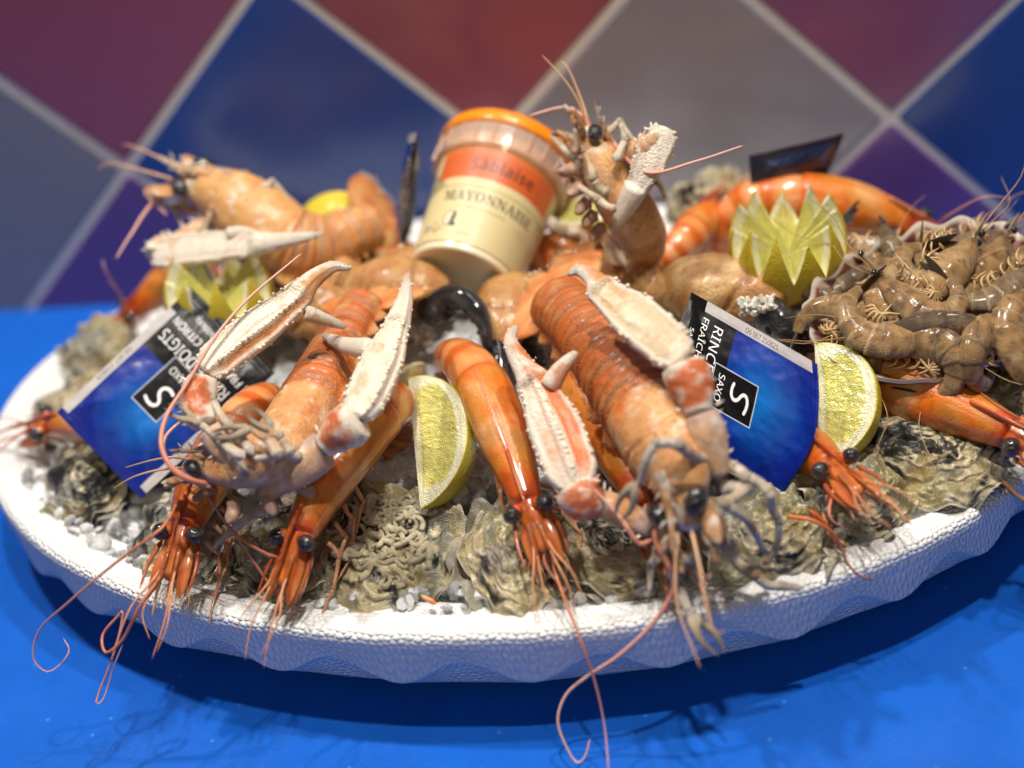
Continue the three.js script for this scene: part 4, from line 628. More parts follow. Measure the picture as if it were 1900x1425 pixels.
// ---------------------------------------------------------------- brown crab claws
M.crab = phys({ vertexColors: true, roughness: 0.48, bumpMap: rep(grainBase, 0.02), bumpScale: 0.0007, clearcoat: 0.35, clearcoatRoughness: 0.22 });
M.crabBlack = phys({ vertexColors: true, roughness: 0.24, bumpMap: rep(grainBase, 0.012), bumpScale: 0.0007, clearcoat: 0.8, clearcoatRoughness: 0.12 });
const CC = { tan: lin(0xb98a50), orange: lin(0xac6e3b), pale: lin(0xd0b07c), brown: lin(0x7a4e2e), rust: lin(0x94552f), black: lin(0x0d0d10), scuff: lin(0x4b4a50), white: lin(0xd9d3c6) };
function crabClaw(label, q) {
  const o = thing('crab_claw', label, 'crab claw', 'brown crab claws with black tips'); const s = q.sd * 9.1; reseed(q.sd * 71);
  const shell = (name, pts, r, flat, up, rough = 0.05, barn) => part(name, (() => { const sp = spine(pts.map((p) => at(...p)), up || V(0, 0.85, 0.5)); return sweep(sp, 0, 1, 48, 48, (t, a, v) => { const k = r(t) * (v === 0 || v === 1 ? 0.02 : 1) * (1 + rough * fbm(t * sp.L * 60 + s, Math.cos(a) * 1.4, Math.sin(a) * 1.4, 4) - 0.09 * Math.exp(-Math.pow((t - 0.62 - 0.12 * Math.cos(a)) / 0.018, 2))); return [Math.sin(a) * k, Math.cos(a) * k * flat]; }, (t, a, p) => {
    const n = fbm(p[0] * 60 + s, p[1] * 60, p[2] * 60, 4), n2 = fbm(p[0] * 380, p[1] * 380, p[2] * 380 + s, 2);
    let c = mix3(CC.tan, CC.orange, sstep(-0.1, 0.3, n)); c = mix3(c, CC.pale, 0.65 * sstep(0.02, 0.3, fbm(p[0] * 40, p[1] * 40 + s, p[2] * 40, 3))); c = mix3(c, CC.brown, 0.6 * sstep(0.08, 0.35, n2)); c = mix3(c, CC.brown, 0.7 * sstep(0.04, 0.01, Math.abs(t - 0.62 - 0.12 * Math.cos(a))) * sstep(-0.1, 0.1, n2)); c = mix3(c, CC.rust, 0.5 * sstep(0.1, 0.35, -n));
    if (q.dark) c = mix3(c, CC.black, sstep(q.dark, q.dark + 0.05, t + n * 0.12));
    return c;
  }); })(), M.crab, o);
  const egg = (w, e0 = 0.5, e1 = 0.55) => (t) => w * Math.pow(Math.sin(Math.PI * clamp(mix(0.06, 0.94, t))), e0) * mix(1, e1, sstep(0.5, 1, t));
  if (q.wrist) shell('wrist', q.wrist.p, egg(q.wrist.w, 0.5, 0.9), 0.9, q.up, 0.34);
  if (q.palm) shell('palm', q.palm.p, egg(q.palm.w, 0.5, q.palm.e || 0.75), 0.82, q.up, 0.20);
  const finger = (name, f) => { const sp = spine(f.p.map((p) => at(...p)), q.up || V(0, 0.85, 0.5)); const fg = part(name, sweep(sp, 0, 1, 44, 28, (t, a, v) => { const lump = 0.10 * Math.sin(t * 22) * (Math.sin(a) * (f.flip || 1) > 0.3 ? 1 : 0), k = f.w * (v === 0 ? 0.4 : 1) * Math.pow(1 - t * 0.96, 0.5) * (1 + 0.06 * fbm(t * 9, Math.cos(a), Math.sin(a) + s, 3) + lump) * (v === 1 ? 0.1 : 1); return [Math.sin(a) * k * 0.9, Math.cos(a) * k]; }, (t, a, p) => mix3(CC.black, CC.scuff, 0.7 * sstep(0.16, 0.36, fbm(p[0] * 330 + s, p[1] * 330, p[2] * 330, 3))) ), M.crabBlack, o); const nub = []; for (let k = 0; k < 5; k++) { const fr = sp.frame(0.25 + k * 0.14), r = f.w * Math.pow(1 - (0.25 + k * 0.14) * 0.96, 0.5); nub.push(tint(blob(fr.p.clone().addScaledVector(fr.S, (f.flip || 1) * r * 0.75), r * 0.32, 10, 8), CC.black)); } part('teeth', join(nub), M.crabBlack, fg); };
  if (q.f1) finger('moving_finger', q.f1); if (q.f2) finger('fixed_finger', q.f2);
  if (q.barnacle) { const c0 = at(...q.barnacle.p), b = []; for (let k = 0; k < q.barnacle.n; k++) { const p = c0.clone().add(V(rr(-1, 1) * q.barnacle.w, rr(-0.25, 0.35) * q.barnacle.w, rr(-0.7, 0.7) * q.barnacle.w)), g = new THREE.CylinderGeometry(rr(0.0005, 0.001), rr(0.0012, 0.002), rr(0.0015, 0.003), 8, 2); g.rotateX(rr(-0.5, 0.9)); g.rotateZ(rr(-0.6, 0.6)); g.translate(p.x, p.y, p.z); g.deleteAttribute('uv'); b.push(tint(g, mix3(CC.white, OC.grey, rnd() * 0.7))); } part('barnacles', join(b), M.bead, o); }
  return shiftTo(o);
}
crabClaw('crab claw with a curved black pincer in front of the mayonnaise tub', { sd: 1, palm: { p: [[640, 560, 0.092], [700, 540, 0.1], [770, 535, 0.102], [835, 548, 0.098]], w: 0.0165, e: 0.9 }, wrist: { p: [[700, 500, 0.098], [760, 498, 0.1], [830, 510, 0.1]], w: 0.011 },
  f1: { p: [[812, 585, 0.1], [822, 562, 0.106], [855, 553, 0.11], [888, 580, 0.107], [902, 620, 0.1], [905, 652, 0.094]], w: 0.0082 }, f2: { p: [[800, 575, 0.1], [810, 585, 0.102], [822, 590, 0.1]], w: 0.0075 }, barnacle: { p: [775, 620, 0.088], w: 0.008, n: 46 } });
crabClaw('crab claw with black pincers pointing down behind the middle prawn', { sd: 2, palm: { p: [[960, 530, 0.088], [945, 575, 0.096], [935, 620, 0.094], [930, 660, 0.086]], w: 0.0165, e: 0.8 },
  f1: { p: [[925, 645, 0.09], [930, 690, 0.086], [948, 740, 0.078], [960, 775, 0.07]], w: 0.0072 }, f2: { p: [[975, 640, 0.088], [995, 675, 0.085], [1005, 705, 0.08]], w: 0.0068, flip: -1 } });
crabClaw('large tan crab claw lying behind the right blue sachet', { sd: 3, palm: { p: [[1215, 545, 0.088], [1290, 535, 0.097], [1375, 540, 0.1], [1455, 572, 0.096]], w: 0.0172, e: 0.85 }, wrist: { p: [[1150, 525, 0.092], [1190, 530, 0.097], [1235, 560, 0.094]], w: 0.0125 },
  f1: { p: [[1425, 580, 0.1], [1455, 605, 0.098], [1478, 650, 0.088], [1490, 700, 0.076]], w: 0.0092 }, f2: { p: [[1230, 575, 0.088], [1238, 600, 0.084], [1240, 625, 0.078]], w: 0.006 }, barnacle: { p: [1405, 566, 0.112], w: 0.007, n: 50 } });
crabClaw('tan crab claw joint behind the left langoustine tail', { sd: 4, palm: { p: [[520, 560, 0.082], [560, 565, 0.092], [605, 590, 0.092], [630, 650, 0.074]], w: 0.018, e: 0.9 }, wrist: { p: [[600, 530, 0.098], [625, 525, 0.1], [660, 540, 0.098]], w: 0.013 } });
function whelk(label, px, py, h, r, sd, turn) {
  const o = thing('sea_snail', label, 'sea snail', 'small sea snails among the crab claws'); const s = sd * 3.1;
  const shell = grid(120, 26, (u, v) => { const t = u * 3.2, ph = t * Math.PI * 2, k = Math.exp(-t * 0.55), a = v * Math.PI * 2, R = r * k, rr2 = R * 0.62 * (1 + 0.06 * Math.sin(a * 9)); return [Math.cos(ph) * (R * 0.62 + rr2 * Math.cos(a)), -R * 1.5 + rr2 * Math.sin(a) * 1.15 + r * 1.5, Math.sin(ph) * (R * 0.62 + rr2 * Math.cos(a))]; }, (u, v, p) => mix3(mix3(lin(0xb39a63), lin(0x6c6a4c), sstep(-0.1, 0.3, fbm(p[0] * 160 + s, p[1] * 160, p[2] * 160, 3))), OC.dark, 0.5 * sstep(0.15, 0.35, fbm(p[0] * 300, p[1] * 300, p[2] * 300 + s, 2))), (u, v) => [u * 0.1, v * 0.02]);
  part('shell', shell, M.oyster, o); part('lip', tint(new THREE.TorusGeometry(r * 0.62, r * 0.12, 8, 24).translate(r * 0.62, 0, 0), OC.cream).deleteAttribute('uv'), M.bead, o);
  o.position.copy(at(px, py, h)); o.rotation.set(...turn);
}
whelk('greenish sea snail between the front lemon wedge and the langoustine claw', 762, 695, 0.074, 0.0075, 1, [0.6, 0.4, 0.9]);
whelk('pale sea snail left of the mayonnaise tub', 725, 482, 0.1, 0.008, 2, [1.2, 0.8, 0.3]);
whelk('dark sea snail in the gap right of the left langoustine tail', 690, 690, 0.07, 0.007, 3, [0.2, 2.0, 1.2]);
// ---------------------------------------------------------------- lemons
M.rind = phys({ vertexColors: true, roughness: 0.38, bumpMap: rep(pebbleBase, 0.03), bumpScale: -0.0005, clearcoat: 0.35, clearcoatRoughness: 0.25 });
M.pulp = phys({ vertexColors: true, roughness: 0.24, bumpMap: rep(grainBase, 0.015), bumpScale: 0.0010, clearcoat: 0.9, clearcoatRoughness: 0.08 });
const YC = { rind: lin(0xe2c832), green: lin(0xb3b437), pith: lin(0xf3efca), pulp: lin(0xe4dd7e), deep: lin(0xcbc75c), seg: lin(0xf1eeb8), gold: lin(0xd3a81a) };
const rindCol = (s, g) => (x, y, z) => mix3(mix3(YC.rind, YC.green, clamp(g + 0.6 * fbm(x * 40 + s, y * 40, z * 40, 3))), lin(0x7d7430), 0.7 * sstep(0.28, 0.42, fbm(x * 90, y * 90, z * 90 + s, 3)));
const pulpCol = (s, edge, ang) => (x, y, z) => { const n = fbm(x * 240 + s, y * 240, z * 240, 3); return mix3(mix3(YC.pulp, YC.deep, sstep(-0.15, 0.35, n)), YC.seg, 0.5 * sstep(0.1, 0.4, n)); };
function crownLemon(label, q) {
  const o = thing('lemon_half', label, 'lemon', 'lemon halves cut in a zigzag crown'), R = q.r, nT = q.teeth || 11, s = q.sd * 4.4;
  const zig = (ph) => { const k = ph / (Math.PI * 2) * nT, f = Math.abs((k - Math.floor(k)) * 2 - 1), w = 0.8 + 0.4 * Math.abs(Math.sin(Math.floor(k) * 7.3 + s)); return mix(-0.10, 0.62 * w, 1 - f); };
  const rimP = (ph) => { const y = zig(ph), c = Math.sqrt(Math.max(0.05, 1 - y * y * 0.62)); return [Math.cos(ph) * R * c, y * R, Math.sin(ph) * R * c]; };
  const nu = nT * 24;
  part('rind', grid(nu, 30, (u, v) => { const ph = u * Math.PI * 2, yt = zig(ph), y = mix(-0.98, yt, Math.pow(v, 0.8)), c = y < 0 ? Math.sqrt(Math.max(0, 1 - y * y)) * (1 - 0.0 * y) : Math.sqrt(Math.max(0.05, 1 - y * y * 0.62)), k = 1 + 0.012 * fbm(Math.cos(ph) * 3, y * 3, Math.sin(ph) * 3 + s, 3); return [Math.cos(ph) * R * c * k, y * R * 1.08, Math.sin(ph) * R * c * k]; }, (u, v, p) => rindCol(s, q.green || 0.25)(...p), (u, v, p) => [u * 0.17, p[1]], true), M.rind, o);
  part('cut_flesh', grid(nu, 40, (u, v) => { const ph = u * Math.PI * 2, e = rimP(ph), k = 1 - v, cy = -0.16 * R; const seg = Math.abs(Math.sin(ph * 4.5 + s)), dip = 0.03 * R * Math.sin(Math.PI * clamp(k / 0.8)) * (seg - 0.5); return [e[0] * k, mix(cy, e[1] * 1.08, k) + (k < 0.8 ? dip + 0.012 * R * fbm(ph * 9, k * 14, s, 2) : 0), e[2] * k]; }, (u, v, p) => {
    const k = 1 - v, ph = u * Math.PI * 2, seg = Math.abs(Math.sin(ph * 4.5 + s)); let c = pulpCol(s)(...p); c = mix3(c, YC.seg, sstep(0.10, 0.03, seg) * 0.8 + 0.7 * sstep(0.1, 0.05, k)); c = mix3(c, YC.pith, sstep(0.80, 0.85, k)); return mix3(c, YC.rind, sstep(0.955, 0.985, k)); }, (u, v, p) => [p[0], p[2] + p[1] * 0.6], true), M.pulp, o);
  o.position.copy(at(...q.at)); o.quaternion.setFromUnitVectors(V(0, 1, 0), q.up.clone().normalize()); o.rotateY(q.turn || 0); return o;
}
function wedge(label, q) { // a lengthwise wedge: axis edge along y, between two cut faces
  const o = thing('lemon_wedge', label, 'lemon', 'lemon wedges'), H = q.h, R = q.r, s = q.sd * 6.1, a = q.ang || 0.9;
  const prof = (v) => { const y = v * 2 - 1; return R * Math.pow(Math.max(0, 1 - Math.pow(Math.abs(y), 2.3)), 0.62) + 0.0002; };
  const P = (ph, v, k) => { const r = prof(v) * k; return [Math.cos(ph) * r, (v - 0.5) * H, Math.sin(ph) * r]; };
  part('rind', grid(26, 60, (u, v) => P(mix(-a / 2, a / 2, u), v, 1 + 0.012 * fbm(u * 5, v * 9, s, 3)), (u, v, p) => rindCol(s, q.green || 0.3)(...p), (u, v, p) => [u * 0.03, p[1]]), M.rind, o);
  for (const sd of [-1, 1]) {
    const seedN = sd * 3 + s;
    part('cut_flesh', grid(60, 90, (u, v) => { const k = u, p = P(sd * a / 2, v, k), r = prof(v), inn = sstep(0.10, 0.2, k) * sstep(0.88, 0.8, k) * sstep(0.04, 0.12, v) * sstep(0.96, 0.88, v), d = inn * (0.0006 + 0.0011 * fbm(u * 7, p[1] * 620, seedN, 3)), nx = -Math.sin(sd * a / 2) * sd, nz = Math.cos(sd * a / 2) * sd; return [p[0] + nx * d * 1.0, p[1], p[2] + nz * d]; }, (u, v, p) => { const ed = Math.min((1 - u) * prof(v) / R, Math.min(v, 1 - v) * H / R * 0.6), wob = 0.02 * fbm(p[0] * 120, p[1] * 120, seedN, 2); let c = pulpCol(s)(p[0] * 0.5, p[1] * 1.6, p[2]); c = mix3(c, YC.pith, sstep(0.21, 0.16, ed + wob)); c = mix3(c, YC.pith, 0.85 * sstep(0.17, 0.11, u + wob)); return mix3(c, mix3(YC.rind, YC.green, 0.4), sstep(0.035, 0.015, ed)); }, (u, v, p) => [Math.hypot(p[0], p[2]), p[1]]), M.pulp, o);
  }
  const Y = at(...q.top).sub(at(...q.bot)).normalize(), X = q.out.clone().addScaledVector(Y, -q.out.dot(Y)).normalize(), Z = V().crossVectors(X, Y);
  o.quaternion.setFromRotationMatrix(new THREE.Matrix4().makeBasis(X, Y, Z)); o.position.copy(at(...q.top).lerp(at(...q.bot), 0.5)); return o;
}
crownLemon('zigzag cut lemon half at the right beside the shrimp filled shell', { sd: 1, r: 0.0268, at: [1462, 458, 0.112], up: V(-0.02, 1, 0.08), teeth: 11, turn: 0.2, green: 0.1 });
crownLemon('zigzag cut lemon half at the left behind the blue sachet', { sd: 2, r: 0.0262, at: [408, 555, 0.108], up: V(0.05, 1, -0.05), teeth: 9, turn: 0.5, green: 0.35 });
wedge('lemon wedge standing in the middle at the front of the platter', { sd: 1, h: 0.064, r: 0.0265, top: [757, 700, 0.100], bot: [780, 945, 0.072], out: V(0.86, 0.1, -0.42), ang: 0.95 });
wedge('lemon wedge tucked between the right sachet and the large prawn', { sd: 2, h: 0.056, r: 0.026, top: [1512, 655, 0.098], bot: [1520, 845, 0.074], out: V(0.9, 0.15, -0.35), ang: 0.95, green: 0.2 });
wedge('lemon wedge at the back left behind the langoustine', { sd: 3, h: 0.045, r: 0.017, top: [668, 395, 0.108], bot: [575, 440, 0.096], out: V(-0.1, 1, 0.3), ang: 1.0, green: 0.1 });
wedge('lemon wedge behind the right side of the mayonnaise tub', { sd: 4, h: 0.054, r: 0.024, top: [1145, 352, 0.112], bot: [1030, 372, 0.106], out: V(0.35, -0.6, 0.75), ang: 1.1, green: 0.3 });
// ---------------------------------------------------------------- mayonnaise tub and hand wipe sachets
const canvasTex = (w, h, draw) => { const c = document.createElement('canvas'); c.width = w; c.height = h; draw(c.getContext('2d'), w, h); const t = new THREE.CanvasTexture(c); t.colorSpace = THREE.SRGBColorSpace; return t; };
{
  const o = thing('mayonnaise_tub', 'cream mayonnaise tub with orange lid leaning back on the heap', 'tub');
  const H = 0.072, r0 = 0.0262, r1 = 0.0322, rad = (y) => mix(r0, r1, y / H);
  const lathe = (pts, n = 96) => new THREE.LatheGeometry(pts.map(([x, y]) => new THREE.Vector2(x, y)), n);
  part('tub', lathe([[0, 0.0012], [r0 - 0.004, 0.0012], [r0 - 0.002, 0], [r0 - 0.0004, 0.0006], [r0, 0.002], [rad(0.01), 0.01], [rad(0.046), 0.046], [rad(0.047) - 0.0004, 0.047], [rad(0.0475), 0.0478], [rad(0.066), 0.066], [rad(0.067), 0.067]]), phys({ color: new THREE.Color().setRGB(0.78, 0.70, 0.47), roughness: 0.28, clearcoat: 0.4, clearcoatRoughness: 0.1 }), o);
  const clear = phys({ color: new THREE.Color().setRGB(0.86, 0.62, 0.47), roughness: 0.2, transmission: 0.55, thickness: 0, clearcoat: 0.5 });
  part('collar', lathe([[rad(0.060) + 0.0004, 0.0585], [rad(0.060) + 0.0022, 0.0583], [rad(0.062) + 0.003, 0.060], [rad(0.066) + 0.0032, 0.0715], [rad(0.066) + 0.002, 0.0722]]), clear, o);
  const ribs = []; for (let k = 0; k < 24; k++) { const a = k / 24 * Math.PI * 2, g = new THREE.BoxGeometry(0.0007, 0.0105, 0.0012); g.translate(0, 0.0665, rad(0.066) + 0.0033); g.rotateY(a); ribs.push(g); } part('collar_ribs', join(ribs), clear, o);
  part('lid', lathe([[rad(H) + 0.0012, 0.0712], [rad(H) + 0.0036, 0.0714], [rad(H) + 0.0040, 0.0735], [rad(H) + 0.0038, 0.0775], [rad(H) + 0.0028, 0.0792], [rad(H) + 0.001, 0.0797], [rad(H) - 0.002, 0.0788], [0, 0.0784]]), phys({ color: new THREE.Color(0xf08a0c), roughness: 0.3, clearcoat: 0.6, clearcoatRoughness: 0.12 }), o);
  const lab = canvasTex(1400, 900, (g, w, h) => {
    const bg = '#e2d2a0'; g.fillStyle = bg; g.fillRect(0, 0, w, h);
    g.fillStyle = '#d8652c'; g.fillRect(70, 10, 1260, 290);
    g.fillStyle = 'rgba(255,190,120,0.18)'; g.fillRect(70, 20, 1260, 40);
    g.fillStyle = '#6e2a10'; g.textAlign = 'center'; g.font = 'bold 158px sans-serif'; g.fillText('Sâblaise', 735, 225);
    g.fillStyle = '#b7a568'; g.fillRect(0, 372, w, 10); g.fillStyle = 'rgba(120,104,60,0.35)'; g.fillRect(0, 382, w, 5);
    g.fillStyle = '#3c3628'; g.font = 'bold 132px serif'; g.fillText('MAYONNAISE', 720, 520);
    g.fillStyle = '#8d8158'; g.font = '44px serif'; g.fillText('aux œufs frais de poules', 660, 590);
    g.strokeStyle = '#4c4a3c'; g.lineWidth = 10; g.fillStyle = '#efe6bf'; g.beginPath(); g.ellipse(380, 690, 52, 68, 0.3, 0, 7); g.fill(); g.stroke(); // an egg
    g.fillStyle = '#3f3f35'; g.beginPath(); g.ellipse(425, 690, 26, 66, 0.15, 0, 7); g.fill(); g.beginPath(); g.ellipse(430, 745, 44, 22, 0.2, 0, 7); g.fill();
    g.strokeStyle = '#6b6650'; g.lineWidth = 9; g.beginPath(); g.arc(255, 765, 44, 0.5, 5); g.stroke(); g.beginPath(); g.arc(290, 800, 34, 2, 6.5); g.stroke();
    g.fillStyle = '#2a2c66'; g.fillRect(120, 735, 26, 74); g.fillStyle = '#f1ead0'; g.fillRect(146, 735, 18, 74); g.fillStyle = '#5a4a72'; g.fillRect(164, 748, 18, 46);
    g.fillStyle = '#6d6648'; g.font = '38px sans-serif'; g.fillText('POIDS NET', 560, 835);
  });
  const pos = (u, v) => { const a = mix(-1.25, 1.25, u), y = mix(0.004, 0.0582, v), r = rad(y) + 0.0004; return [Math.sin(a) * r, y, Math.cos(a) * r]; };
  part('label', grid(80, 12, pos, null, (u, v) => [u, v]), phys({ map: lab, color: new THREE.Color().setRGB(0.82, 0.8, 0.76), roughness: 0.5, clearcoat: 0.12, clearcoatRoughness: 0.3 }), o, 'cream and orange printed label');
  const ax = V(0.33, 0.944, 0).multiplyScalar(0.88).add(V(0, 0, -0.47)).normalize().applyQuaternion(camera.quaternion), b = at(857, 522, 0.098);
  const toC = camera.position.clone().sub(b).normalize(), Z = toC.addScaledVector(ax, -toC.dot(ax)).normalize(), X = V().crossVectors(ax, Z);
  o.quaternion.setFromRotationMatrix(new THREE.Matrix4().makeBasis(X, ax, Z)); o.position.copy(b); o.rotateY(-0.06);
}
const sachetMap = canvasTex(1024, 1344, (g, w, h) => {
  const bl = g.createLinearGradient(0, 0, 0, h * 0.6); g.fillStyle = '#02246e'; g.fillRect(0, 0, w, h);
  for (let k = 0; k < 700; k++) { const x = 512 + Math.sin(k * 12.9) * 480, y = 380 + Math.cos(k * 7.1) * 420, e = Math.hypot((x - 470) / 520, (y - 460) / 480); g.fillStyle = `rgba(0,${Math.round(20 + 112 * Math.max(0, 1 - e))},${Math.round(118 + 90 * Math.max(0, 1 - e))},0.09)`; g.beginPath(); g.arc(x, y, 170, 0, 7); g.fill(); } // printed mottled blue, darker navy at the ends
  g.fillStyle = '#0b0b0d'; g.fillRect(0, h * 0.59, w, h * 0.41);
  for (const [x0, x1] of [[0, 0.075 * w], [0.925 * w, w]]) { g.fillStyle = '#b9b4b2'; g.fillRect(x0, h * 0.04, x1 - x0, h * 0.80); }
  g.fillStyle = '#222'; g.font = '50px sans-serif'; g.textAlign = 'left';
  for (const x of [0.058 * w, 0.984 * w]) { g.save(); g.translate(x, h * 0.53); g.rotate(-Math.PI / 2); g.fillText('O6 067 250825', 0, 0); g.restore(); }
  g.fillStyle = '#f2f2f2'; g.textAlign = 'center'; const fit = (t, y, px, width, style = '') => { g.font = style + px + 'px sans-serif'; const k = width / g.measureText(t).width; g.save(); g.translate(w / 2, y); g.scale(k, 1); g.fillText(t, 0, 0); g.restore(); };
  fit('RINCE-DOIGTS', h * 0.745, 128, w * 0.77); fit('FRAÎCHEUR CITRON', h * 0.836, 88, w * 0.79); fit('SACHET INDIVIDUEL', h * 0.915, 56, w * 0.56);
  const bx = w * 0.355, bw = w * 0.29, by = h * 0.345, bh = h * 0.325; g.fillStyle = '#0b0b0d'; g.fillRect(bx, by, bw, bh); g.strokeStyle = '#c9ccd2'; g.lineWidth = 8; g.strokeRect(bx, by, bw, bh);
  g.strokeStyle = '#f4f4f4'; g.lineWidth = 26; g.lineCap = 'round'; g.beginPath(); const cx = bx + bw / 2, cy = by + bh * 0.34; g.moveTo(cx + 78, cy - 72); g.bezierCurveTo(cx - 20, cy - 118, cx - 86, cy - 50, cx - 8, cy - 4); g.bezierCurveTo(cx + 62, cy + 40, cx + 8, cy + 112, cx - 78, cy + 76); g.stroke();
  g.fillStyle = '#f4f4f4'; g.font = '84px sans-serif'; g.fillText('SAXO', cx, by + bh * 0.87);
});
const foilWob = (() => { const f = wrapNoise(256, 5, 2.2, 4); return dataTex(256, (x, y) => 0.5 + f(x, y) * 1.1); })();
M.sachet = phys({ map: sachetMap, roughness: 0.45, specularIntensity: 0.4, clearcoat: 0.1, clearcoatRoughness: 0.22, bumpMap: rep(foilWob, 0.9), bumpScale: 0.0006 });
M.foil = phys({ color: new THREE.Color().setRGB(0.02, 0.03, 0.09), roughness: 0.3, clearcoat: 0.5, clearcoatRoughness: 0.2 });
// corners in the printed orientation: bottom left, bottom right, top right, top left
function sachet(label, c, q = {}) {
  const o = thing('wipe_sachet', label, 'sachet', 'lemon hand wipe sachets'), [bl, br, tr, tl] = c.map((p) => (p.isVector3 ? p : at(...p)));
  const n = V().crossVectors(br.clone().sub(bl), tl.clone().sub(bl)).normalize(), s = (q.sd || 1) * 3.3;
  const P = (u, v, side) => { const p = bl.clone().multiplyScalar((1 - u) * (1 - v)).addScaledVector(br, u * (1 - v)).addScaledVector(tr, u * v).addScaledVector(tl, (1 - u) * v); const e = Math.min(u, 1 - u, v, 1 - v), puff = 0.0030 * sstep(0.02, 0.3, e), wr = 0.0016 * fbm(u * 3 + s, v * 3, s, 3) + 0.0005 * fbm(u * 11, v * 11 + s, s, 2) * sstep(0.06, 0.12, e), seal = 0.00025 * Math.sin((e < 0.06 ? e : 0) * 900); const bend = q.bend ? q.bend(u, v) : 0; if (q.flare) p.addScaledVector(tl.clone().sub(bl).normalize(), q.flare * Math.sin(Math.PI * clamp(u * 1.15)) * sstep(0.6, 1, v)); return p.addScaledVector(n, side * (puff + 0.0002) + wr + seal + bend); };
  const g = (side) => grid(70, 90, (u, v) => { const p = P(u, v, side); return [p.x, p.y, p.z]; }, null, (u, v) => [u, v]);
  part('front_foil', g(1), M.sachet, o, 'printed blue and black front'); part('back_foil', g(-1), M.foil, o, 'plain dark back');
  return shiftTo(o);
}
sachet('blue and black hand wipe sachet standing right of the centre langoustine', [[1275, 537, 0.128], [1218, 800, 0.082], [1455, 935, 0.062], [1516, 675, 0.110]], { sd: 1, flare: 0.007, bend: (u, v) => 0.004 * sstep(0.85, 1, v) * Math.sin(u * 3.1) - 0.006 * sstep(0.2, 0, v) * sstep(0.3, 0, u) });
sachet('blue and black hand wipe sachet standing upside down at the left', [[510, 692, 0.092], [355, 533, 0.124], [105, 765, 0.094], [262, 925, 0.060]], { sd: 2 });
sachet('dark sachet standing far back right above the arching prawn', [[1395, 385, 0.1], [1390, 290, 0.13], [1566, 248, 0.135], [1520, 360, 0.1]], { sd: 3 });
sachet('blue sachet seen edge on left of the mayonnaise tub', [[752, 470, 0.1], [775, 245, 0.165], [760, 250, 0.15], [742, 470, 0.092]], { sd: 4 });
// ---------------------------------------------------------------- scallop shell heaped with small brown shrimps
const SH = { c: at(1722, 610, 0.084), up: V(0.04, 0.97, 0.2).normalize() };
{
  const o = thing('scallop_shell', 'dark red ribbed scallop shell dish holding small shrimps', 'shell');
  const R = 0.056, f = (u, v, out) => { const ph = u * Math.PI * 2, hinge = 1 - 0.14 * Math.exp(-Math.pow((Math.sin(ph / 2 + Math.PI / 4)) / 0.25, 2)), rib = Math.cos(ph * 17), r = v * R * (1 + 0.02 * rib * v) * (1 + 0.03 * n3(Math.cos(ph) * 2, Math.sin(ph) * 2, 3)) * hinge; const y = 0.021 * Math.pow(v, 2.4) + 0.0014 * rib * v - (out ? 0.0016 + 0.0006 * v : 0) + 0.0018 * v * v * n3(Math.cos(ph) * 5, Math.sin(ph) * 5, 8); return [Math.cos(ph) * r * 1.06, y, Math.sin(ph) * r * 0.82]; };
  const col = (out) => (u, v, p) => { const n = fbm(p[0] * 90, p[1] * 90, p[2] * 90, 3), rib = Math.cos(u * Math.PI * 2 * 17); let c = out ? mix3(lin(0x4a2018), lin(0x6d3a2c), sstep(-0.2, 0.3, n)) : mix3(lin(0x3e1a15), lin(0x8a4a3a), sstep(-0.2, 0.3, n)); c = mix3(c, lin(0xcdb9a4), 0.55 * sstep(0.55, 1, rib + n)); return mix3(c, lin(0xe3d6c6), 0.9 * sstep(0.955, 0.985, v + 0.02 * n)); };
  const m = phys({ vertexColors: true, roughness: 0.42, clearcoat: 0.4, clearcoatRoughness: 0.2 });
  part('inside', grid(360, 40, (u, v) => f(u, v, false), col(false), null, true), m, o); part('outside', grid(360, 40, (u, v) => f(u, v, true), col(true), null, true), m, o);
  part('edge', grid(360, 2, (u, v) => { const a = f(u, 1, false), b = f(u, 1, true); return [mix(a[0], b[0], v), mix(a[1], b[1], v), mix(a[2], b[2], v)]; }, () => lin(0xe3d6c6), null, true), m, o);
  o.position.copy(SH.c); o.quaternion.setFromUnitVectors(V(0, 1, 0), SH.up); o.rotateY(0.6);
}
